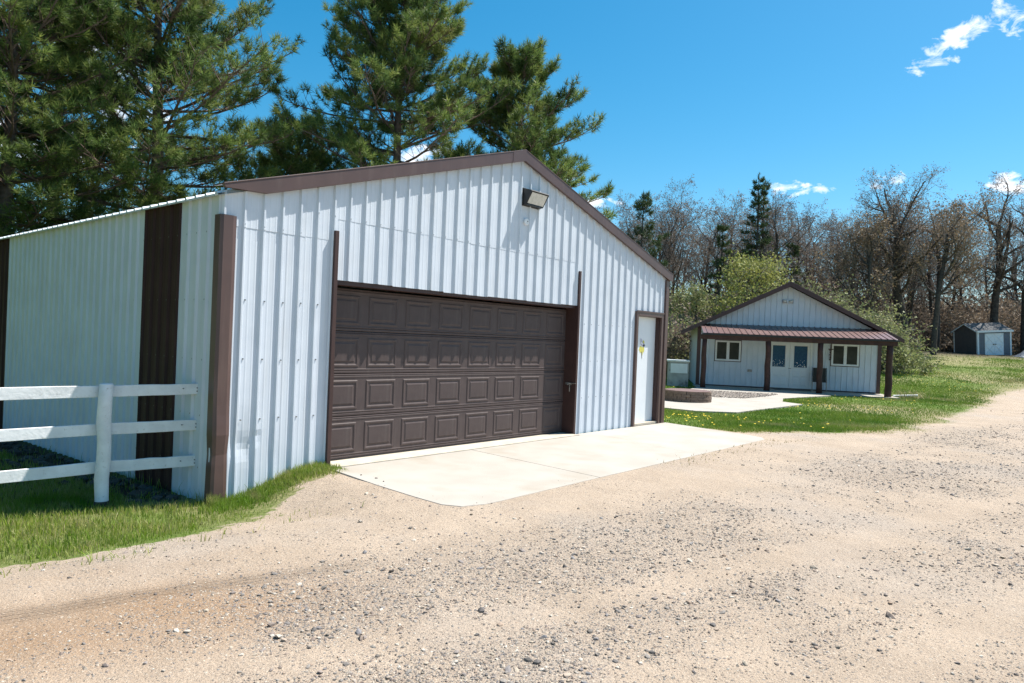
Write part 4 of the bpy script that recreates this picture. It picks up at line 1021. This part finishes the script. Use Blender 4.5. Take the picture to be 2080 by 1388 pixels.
def grow_tree(seed, H, trunk_r, lean=(0, 0), maxlev=4, spread=1.0, first=.28, nch=(2, 1.5, 1.35, 1.1), ratio=(.52, .55, .55, .6), updraft=.06, droop=0.0, lens=None):
    R_ = random.Random(seed); big = []; small = []; tips = []
    N_ = (8, 6, 5, 4, 2); wob = (.05, .15, .22, .28, .3)
    def rv(s): return np.array([R_.gauss(0, s), R_.gauss(0, s), R_.gauss(0, s)])
    def grow(p, d, r, L, lev):
        n = N_[lev]; step = L / n
        for i in range(n):
            d = d + rv(wob[lev]); d[2] += updraft * (1 if lev < 3 else -droop * 3); d = d / np.linalg.norm(d)
            q = p + d * step; r2 = max(.006, r * (1 - .62 / n * 1.0) if lev == 0 else r * (1 - .7 * (i + 1) / n) / max(1e-3, (1 - .7 * i / n)))
            (big if lev < 2 else small).append((p, q, r, r2))
            if lev < maxlev and (i >= N_[lev] * first if lev == 0 else i >= 1):
                c = nch[lev]; c = int(c) + (R_.random() < c - int(c))
                for _ in range(c):
                    ax = np.cross(d, rv(1)); ax /= np.linalg.norm(ax) + 1e-9; a = R_.uniform(.45, 1.05) * spread
                    cd = d * math.cos(a) + ax * math.sin(a)
                    rem = (1 - .45 * i / n) if lev == 0 else (1 - .35 * i / n)
                    grow(q, cd, max(.008, r2 * R_.uniform(.45, .7)), L * ratio[lev] * rem * R_.uniform(.7, 1.15), lev + 1)
            p, r = q, r2
        if lev >= maxlev - 1: tips.append(p)
    d0 = np.array([lean[0], lean[1], 1.]); d0 /= np.linalg.norm(d0)
    grow(np.array([0, 0, -.3]), d0, trunk_r, H * .74, 0)
    return big, small, np.array(tips)
def leaf_tris(pos, rr, per, spread, size):
    n = len(pos) * per; c = np.repeat(pos, per, 0) + rr.normal(0, spread, (n, 3)); a = nrm(rr.normal(size=(n, 3))); b = nrm(np.cross(a, rr.normal(size=(n, 3))))
    s = rr.uniform(.5, 1.2, (n, 1)) * size; V = np.stack([c - a * s * .5, c + a * s * .5 + b * s * .3, c + b * s], 1).reshape(-1, 3)
    return V, np.arange(3 * n).reshape(-1, 3)
def arr(S): return [np.array([s[i] for s in S]) for i in range(4)]
def bare_tree(label, loc, seed, H, tr, bud, per=1, size=.16, bspread=.10, group=None, name='bare_tree', twig='twig', rz=0, tw=1.0, **kw):
    big, small, tips = grow_tree(seed, H, tr, **kw); rr = np.random.RandomState(seed)
    root = thing(name, label, 'tree', loc, rz, group)
    V, T = seg_mesh(*arr(big), 7); trunk = fast('trunk', V, T, M['bark_grey'], root, True)
    a = arr(small); V, T = seg_mesh(a[0], a[1], a[2] * tw, a[3] * tw, 3); parts = [(V, T, 0)]
    if per: v, t = leaf_tris(tips, rr, per, bspread, size); parts.append((v, t, 1))
    V, T, mi = joinm(parts); crown = fast('crown', V, T, [M[twig], M[bud]], root, False, mi)
    KIDS[root.name] = [trunk, crown]; return root

G_ = 'bare trees of the wood behind the house'
# trees one can point at
bare_tree('big dark leaning bare tree rising highest above the wood right of the house', (33.6, 60, 1.6), 41, 14.6, .42, 'bud_brown', 2, .11, .10, G_, lean=(-.24, .05), spread=1.0, first=.28, nch=(2.7, 1.8, 1.5, 1.3), ratio=(.62, .56, .55, .6))
bare_tree('dark bare tree with a straight trunk left of the shed', (33.0, 55.5, 1.6), 42, 13.5, .24, 'bud_orange', 2, .15, .2, G_, lean=(.0, 0))
bare_tree('dark bare tree with a thick trunk behind the shed doors', (42.6, 63, 1.8), 43, 16.0, .40, 'bud_brown', 2, .11, .10, G_, lean=(-.06, 0))
bare_tree('dark bare tree right of the shed at the picture edge', (44.9, 62, 1.8), 44, 16.0, .42, 'bud_purple', 2, .11, .10, G_, lean=(.06, 0))
bare_tree('rusty leafing tree between the big leaning tree and the shed', (37.2, 62, 1.7), 45, 15.2, .26, 'bud_orange', 3, .17, .28, G_)
bare_tree('rusty leafing tree in front of the big leaning tree', (29.3, 58, 1.2), 46, 12.2, .22, 'bud_orange', 2, .16, .25, G_)
KINDS = ('slim bare tree with brown buds standing in the wood', 'slim bare tree with purplish grey twigs standing in the wood', 'slim tree with rusty buds standing in the wood', 'thin pale brown bare tree standing in the wood', 'wide bare tree with greyish twigs standing in the wood')
protos = [bare_tree(KINDS[i], (14.5 + 3.1 * i, 66 + i % 3, 1.4), 50 + i, (15.0, 14.2, 15.8, 13.6, 14.8)[i], (.17, .2, .18, .15, .22)[i], ('bud_brown', 'bud_purple', 'bud_orange', 'bud_brown', 'bud_purple')[i], 2, .11, .10, G_) for i in range(5)]
R2 = random.Random(5)
for i in range(62):
    y = R2.uniform(60, 92); u = R2.uniform(.10, .84) if i % 6 else R2.uniform(-.1, 1.05); x = u * y; k = R2.randrange(5)
    if y < 64 and abs(x - 39.5) < 4.5: y += 8
    sc = R2.uniform(.82, 1.12) * (.66 + .0042 * y)
    copy_thing(protos[k], (x, y, z1(x, y) - .1), R2.uniform(0, 6.28), KINDS[k], G_, sc)
# far wood behind, one mass
fv = []; seeds = [grow_tree(70 + i, 15, .16, maxlev=3, nch=(1.8, 1.1, .9, 1)) for i in range(4)]
for i in range(38):
    big, small, tips = seeds[i % 4]; a = arr(big + small); y = R2.uniform(94, 135); x = R2.uniform(-.75, 1.0) * y; c, s = math.cos(i * 2.4), math.sin(i * 2.4); Rm = np.array([[c, s, 0], [-s, c, 0], [0, 0, 1]]) * R2.uniform(.85, 1.15)
    o_ = np.array([x, y, z1(x, y)]); V, T = seg_mesh(a[0] @ Rm + o_, a[1] @ Rm + o_, np.maximum(a[2], .022), np.maximum(a[3], .018), 3); fv.append((V, T, 0))
V, T, mi = joinm(fv); o = fast('distant_wood', V, T, M['twig']); tag(o, 'far bare wood seen through the nearer trunks', 'wood', kind='stuff')
# undergrowth at the foot of the wood
def thicket(label, loc, seed, W, Dp, hgt, nst, leaf, per, size, name, group, twig='twig', rz=0, stem=.016, lift=1.0, droop=.0):
    rr = np.random.RandomState(seed); S = []; tips = []
    for k in range(nst):
        p = np.array([rr.normal(0, W / 2.6), rr.normal(0, Dp / 2.6), -.15]); e = math.exp(-(p[0] / W) ** 2 * 1.6); d = nrm(np.array([p[0] * .12 + rr.normal(0, .22), p[1] * .12 + rr.normal(0, .22), 1.])); L = hgt * e * rr.uniform(.55, 1.05); n = 5
        r = stem * rr.uniform(.6, 1.3)
        for i in range(n):
            d = nrm(d + rr.normal(0, .16, 3) - np.array([0, 0, droop * i / n])); q = p + d * L / n; S.append((p, q, r * (1 - .15 * i), r * (1 - .15 * (i + 1))))
            if i >= 1:
                for _ in range(2):
                    d2 = nrm(d + rr.normal(0, .55, 3)); L2 = L * rr.uniform(.12, .28); m_ = q + d2 * L2; S.append((q, m_, r * .5, r * .3)); tips.append(m_)
                    for _ in range(2):
                        d3 = nrm(d2 + rr.normal(0, .6, 3)); e3 = m_ + d3 * L2 * .7; S.append((m_, e3, r * .32, r * .2)); tips.append(e3)
            p = q
        tips.append(p)
    root = thing(name, label, 'shrub', loc, rz, group); a = arr(S); V, T = seg_mesh(a[0], a[1], a[2], a[3], 3)
    st = fast('stem_mass', V, T, M[twig], root); tag(st, kind='stuff'); V, T = leaf_tris(np.array(tips), rr, per, .10, size); lf = fast('leaf_mass', V, T, M[leaf], root); tag(lf, kind='stuff')
    KIDS[root.name] = [st, lf]; return root
GB = 'brown brush along the wood edge'
tk = [thicket('brown leafless brush at the foot of the wood', (24, 58.5, 1.3), 81, 5, 2.4, 3.4, 90, 'leaf_dry', 1, .17, 'brush', GB),
      thicket('brown leafless brush at the foot of the wood', (29, 59.5, 1.4), 82, 4.5, 2.4, 2.8, 90, 'bud_brown', 1, .15, 'brush', GB),
      thicket('brown leafless brush at the foot of the wood', (30.5, 61.5, 1.5), 83, 4.5, 2.4, 3.2, 90, 'leaf_dry', 2, .17, 'brush', GB)]
for i in range(34):
    y = R2.uniform(59.5, 70); x = R2.uniform(.16, .80) * y
    if .55 < x / y < .76 and y < 65: y += 6; x = x / (y - 6) * y
    copy_thing(tk[i % 3], (x, y, z1(x, y) - .05), R2.uniform(-.5, .5) + (3.14 if i % 2 else 0), 'brown leafless brush at the foot of the wood', GB, R2.uniform(.8, 1.5))
LB = []
for (x, y, sc) in [(8.4, 38.5, 1.15), (10.2, 40.5, 1.3), (6.4, 39.5, 1.2), (9.0, 43, 1.6), (12.5, 43.5, 1.4), (7.2, 46, 1.7), (11, 49, 1.6), (5.6, 43, 1.4), (14.5, 48, 1.6)]:
    LB.append((x, y, sc))
for i in range(46):
    y = R2.uniform(67, 90); x = R2.uniform(.12, .82) * y
    copy_thing(tk[i % 3], (x, y, z1(x, y) - .05), R2.uniform(0, 6), 'brown leafless brush deep in the wood', 'brown brush deep in the wood', R2.uniform(1.5, 2.3))
# lime-green leafing tree left behind the house, sage hedge right behind it
bare_tree('broad tree with fresh lime green leaves behind the house roof', (15.7, 45.5, .1), 61, 7.9, .24, 'leaf_lime', 5, .16, .32, None, 'leafing_tree', 'twig_pale', spread=1.5, first=.12, updraft=.015, tw=1.0, ratio=(.62, .58, .55, .6))
bare_tree('small tree with thin grey green leaves between garage corner and house roof', (11.6, 45.0, .0), 62, 6.2, .14, 'leaf_sage', 3, .15, .28, None, 'leafing_tree', 'twig_pale', spread=1.2, first=.15, updraft=.02)
GS = 'grey green shrubs behind the house'
for i, (x, y, h, W, lb) in enumerate([(18.3, 44.5, 4.7, 4.0, 'tallest grey green shrub just right of the house ridge'), (20.1, 43.5, 3.8, 3.0, 'grey green shrub in the middle of the row behind the porch roof end'),
                                      (21.2, 42.0, 3.0, 2.2, 'lower grey green shrub near the right end of the house'), (20.9, 39.5, 2.1, 1.5, 'rounded grey green shrub at the lawn end of the row')]):
    shp = thicket(lb, (x, y, z1(x, y) - .05), 91 + i, W, 2.6, h, 120, 'leaf_sage', 3, .14, 'shrub', GS, 'twig_pale', 0, .018, droop=.12)

for i, (x, y, sc) in enumerate(LB):
    if i % 2: copy_thing(shp, (x, y, z1(x, y) - .05), R2.uniform(0, 6), 'grey green twiggy shrub behind the cabinet left of the house', 'shrubs left of the house', sc * .85)
    else: copy_thing(tk[1], (x, y, z1(x, y) - .05), R2.uniform(0, 6), 'brown leafless brush behind the cabinet left of the house', 'brown brush left of the house', sc)
# ------------------------------------------------------------------ grass
def blades(name, x, y, z, h, w, mat_, seed, lean=.35, two=True):
    rr = np.random.RandomState(seed); n = len(x); a = rr.uniform(0, 6.283, n); dx, dy = np.cos(a), np.sin(a); b = rr.uniform(0, 6.283, n); l = np.abs(rr.normal(0, lean, n)) * h
    B = np.stack([x, y, z], -1); sd = np.stack([dx, dy, 0 * dx], -1) * (w / 2)[:, None]; ld = np.stack([np.cos(b) * l, np.sin(b) * l, 0 * l], -1)
    M_ = B + ld * .35 + np.stack([0 * h, 0 * h, h * .55], -1); Tp = B + ld + np.stack([0 * h, 0 * h, h * .95], -1)
    if two:
        V = np.stack([B - sd, B + sd, M_ + sd * .7, M_ - sd * .7, Tp], 1).reshape(-1, 3)
        T = (np.array([(0, 1, 2), (0, 2, 3), (3, 2, 4)])[None] + (np.arange(n) * 5)[:, None, None]).reshape(-1, 3)
    else:
        V = np.stack([B - sd, B + sd, Tp], 1).reshape(-1, 3); T = np.arange(3 * n).reshape(-1, 3)
    return fast(name, V, T, mat_)
rr = np.random.RandomState(77)
n = 150000; x = rr.uniform(-7.5, -1.9, n); y = rr.uniform(4.2, 12.5, n); t, s = ts(x, y); dd = drive_d(x, y)
dens = np.maximum(smooth(.10, -.30, dd), .30 * smooth(.55, .1, dd) * smooth(.5, .7, fbm(x, y, 3.2, 79, 3))) * (.35 + .65 * smooth(.3, .55, fbm(x, y, 2.2, 71, 3))) * np.where(s > 2.5, .35, 1)
inside_g = (t > TL - .02) & (s > -.0); rockz = (s > .35) & (t > TL - .55)
k = (rr.rand(n) < dens) & ~inside_g & ~(rockz & (rr.rand(n) < .85)) & (x > -.78 * y - .6)
x, y, t, s, dd = x[k], y[k], t[k], s[k], dd[k]
if len(x) > 60000: x, y, t, s, dd = [q[:60000] for q in (x, y, t, s, dd)]
h = rr.uniform(.026, .072, len(x)) * (.42 + 1.0 * smooth(.05, -.55, dd)) * (.75 + .6 * fbm(x, y, 2.6, 85, 3)); wall_ = np.exp(-(np.maximum(-s, 0) / .16) ** 2) * (t > TL - .1); h = h * (1 + 1.0 * wall_ * rr.rand(len(x)))
o = blades('grass', x, y, zground(x, y) - .005, h, rr.uniform(.004, .009, len(x)), M['grass'], 1)
tag(o, 'green spring grass around the fence and garage corner', 'grass', kind='stuff')
# along the garage front, taller tufts up to the door post
n = 9000; t = rr.uniform(-1.45, .08, n); s = -np.abs(rr.normal(0, .16, n)) - .02; k = (s > -.45) & ~((t > -.02) & (s > -.14)); t, s = t[k], s[k]; x, y = gw(t, s)
h = rr.uniform(.05, .16, len(x)) * np.exp(s / .5) * (.6 + .8 * vnoise(t, s, 4, 3)); o = blades('tall_grass', x, y, zground(x, y) - .005, h, rr.uniform(.004, .008, len(x)), M['grass'], 2)
tag(o, 'longer green grass growing along the foot of the garage front', 'grass', kind='stuff')
# lawn around the house and up to the shed
n = 900000; y = 12.5 * np.exp(rr.uniform(0, math.log(60 / 12.5), n)); x = rr.uniform(.12, .80, n) * y; dd = drive_d(x, y)
PAT = np.array([(3.9, 19.6), (4.95, 18.75), (6.03, 18.8), (7.15, 20.07), (9.31, 22.51), (8.98, 23.34), (9.6, 24.9), (12.5, 27.6), (12.6, 28.2), (7.6, 29.2), (6.2, 26), (5.0, 24)])
hx, hy = (x - HA[0]) * HE1[0] + (y - HA[1]) * HE1[1], (x - HA[0]) * HE2[0] + (y - HA[1]) * HE2[1]; t, s = ts(x, y)
rg = np.clip(y / 20, .3, 1.5)
dens = smooth(.15, -.5, dd / rg) * (1 - .6 * smooth(36, 42, y) * smooth(26, 30, x) * smooth(.42, .55, fbm(x, y * 2.2, .16, 47, 3))) * (.25 + .75 * smooth(.40, .60, fbm(x, y, .35, 73, 4)))
bad = (sdist(PAT, x, y) > .02) | ((hx > -4.0) & (hx < 3.72) & (hy > -2.28)) | ((t < 8.45) & (s > -2.55)) | (y > 56)
k = (rr.rand(n) < dens * .55) & ~bad; x, y, dd = x[k], y[k], dd[k]
if len(x) > 150000: x, y, dd = x[:150000], y[:150000], dd[:150000]
h = rr.uniform(.035, .08, len(x)) * np.clip(.8 + y * .012, 1, 1.5); w = np.clip(.006 + y * .00065, .012, .045) * rr.uniform(.6, 1.2, len(x))
o = blades('lawn_grass', x, y, zground(x, y) - .005, h, w, M['grass_lawn'], 3, .5, False); tag(o, 'mown lawn grass around the house and up to the shed', 'grass', kind='stuff')
# dandelions
n = 30000; y = 13 * np.exp(rr.uniform(0, math.log(50 / 13), n)); x = rr.uniform(.15, .72, n) * y; dd = drive_d(x, y); hx, hy = (x - HA[0]) * HE1[0] + (y - HA[1]) * HE1[1], (x - HA[0]) * HE2[0] + (y - HA[1]) * HE2[1]; t, s = ts(x, y)
c1 = np.exp(-(((x - 4.4) / 1.4) ** 2 + ((y - 16.6) / 1.0) ** 2)) + 1.0 * np.exp(-(((x - 9.6) / 1.3) ** 2 + ((y - 21.6) / 1.0) ** 2)) + .8 * np.exp(-(((x - 20.5) / 2.5) ** 2 + ((y - 36) / 3.5) ** 2)) + .03 + .25 * smooth(.55, .7, fbm(x, y, .3, 83, 3))
bad = (sdist(PAT, x, y) > .0) | ((hx > -4.0) & (hx < 3.72) & (hy > -2.28)) | ((t < 8.45) & (s > -2.55)) | (dd > -.3)
k = (rr.rand(n) < c1 * .13) & ~bad; x, y = x[k], y[k]; m = len(x); q = np.linspace(0, 2 * math.pi, 7)[:-1]; r = rr.uniform(.016, .028, m)
V = np.concatenate([np.stack([x, y, zground(x, y) + .085], -1)[:, None], np.stack([x[:, None] + r[:, None] * np.cos(q), y[:, None] + r[:, None] * np.sin(q), (zground(x, y) + .075)[:, None] + 0 * q], -1)], 1).reshape(-1, 3)
T = (np.array([(0, 1 + i, 1 + (i + 1) % 6) for i in range(6)])[None] + (np.arange(m) * 7)[:, None, None]).reshape(-1, 3)
o = fast('dandelion_bloom', V, T, M['dandelion']); tag(o, 'yellow dandelions dotted over the lawn', 'dandelions', kind='stuff')
# weeds and straw on the drive
cx_ = []; cy_ = []
for (x0, y0, nn, sp) in [(-2.76, 5.05, 26, .10), (-2.62, 5.21, 8, .06), (-1.9, 6.35, 8, .08), (-2.9, 4.9, 6, .05), (-2.35, 5.6, 7, .08), (-1.75, 6.7, 12, .25), (-3.5, 4.75, 10, .15), (-2.2, 5.9, 9, .2)]:
    cx_.append(rr.normal(x0, sp, nn)); cy_.append(rr.normal(y0, sp * .6, nn))
x = np.concatenate(cx_); y = np.concatenate(cy_); o = blades('sparse_weed', x, y, zdrive(x, y), rr.uniform(.03, .09, len(x)), rr.uniform(.005, .009, len(x)), M['grass'], 5, 1.1); tag(o, 'thin weeds sprouting from the sand beside the grass edge', 'weeds', kind='stuff')
n = 12000; x = rr.uniform(-2.6, 10, n); y = rr.uniform(5, 17, n); dd = drive_d(x, y); t, s = ts(x, y); k = (((dd > -.5) & (dd < .35) & (y > 12)) | ((s < -2.4) & (s > -2.85) & (t > 3.5) & (t < 8.6))) & ~((s > -2.44) & (t < 8.36)); x, y = x[k], y[k]
o = blades('dry_grass', x, y, zdrive(x, y) - .004, rr.uniform(.02, .06, len(x)), rr.uniform(.008, .016, len(x)), M['straw'], 6, .9, False); tag(o, 'dry straw coloured grass along the concrete and lawn edge', 'grass', kind='stuff')
# pale dead stalks by the right porch post
x0, y0 = hw(3.9, -1.7); x = rr.normal(x0 + .5, .35, 160); y = rr.normal(y0 + .2, .3, 160); o = blades('dead_stalks', x, y, zground(x, y) - .01, rr.uniform(.1, .45, 160), rr.uniform(.012, .02, 160), M['straw'], 8, .9); tag(o, 'pale dead stalks beside the right porch post', 'dead plants', kind='stuff')
sp_ = MB(); sp_.tube([(0, 0, .05), (.9, -.15, .12)], .045, 8); sp_ = sp_.build('splash_pipe', M['white_paint']); x0, y0 = hw(3.75, -1.3); sp_.location = (x0, y0, z1(x0, y0)); tag(sp_, 'pale drain pipe lying in the grass by the right porch post', 'pipe')
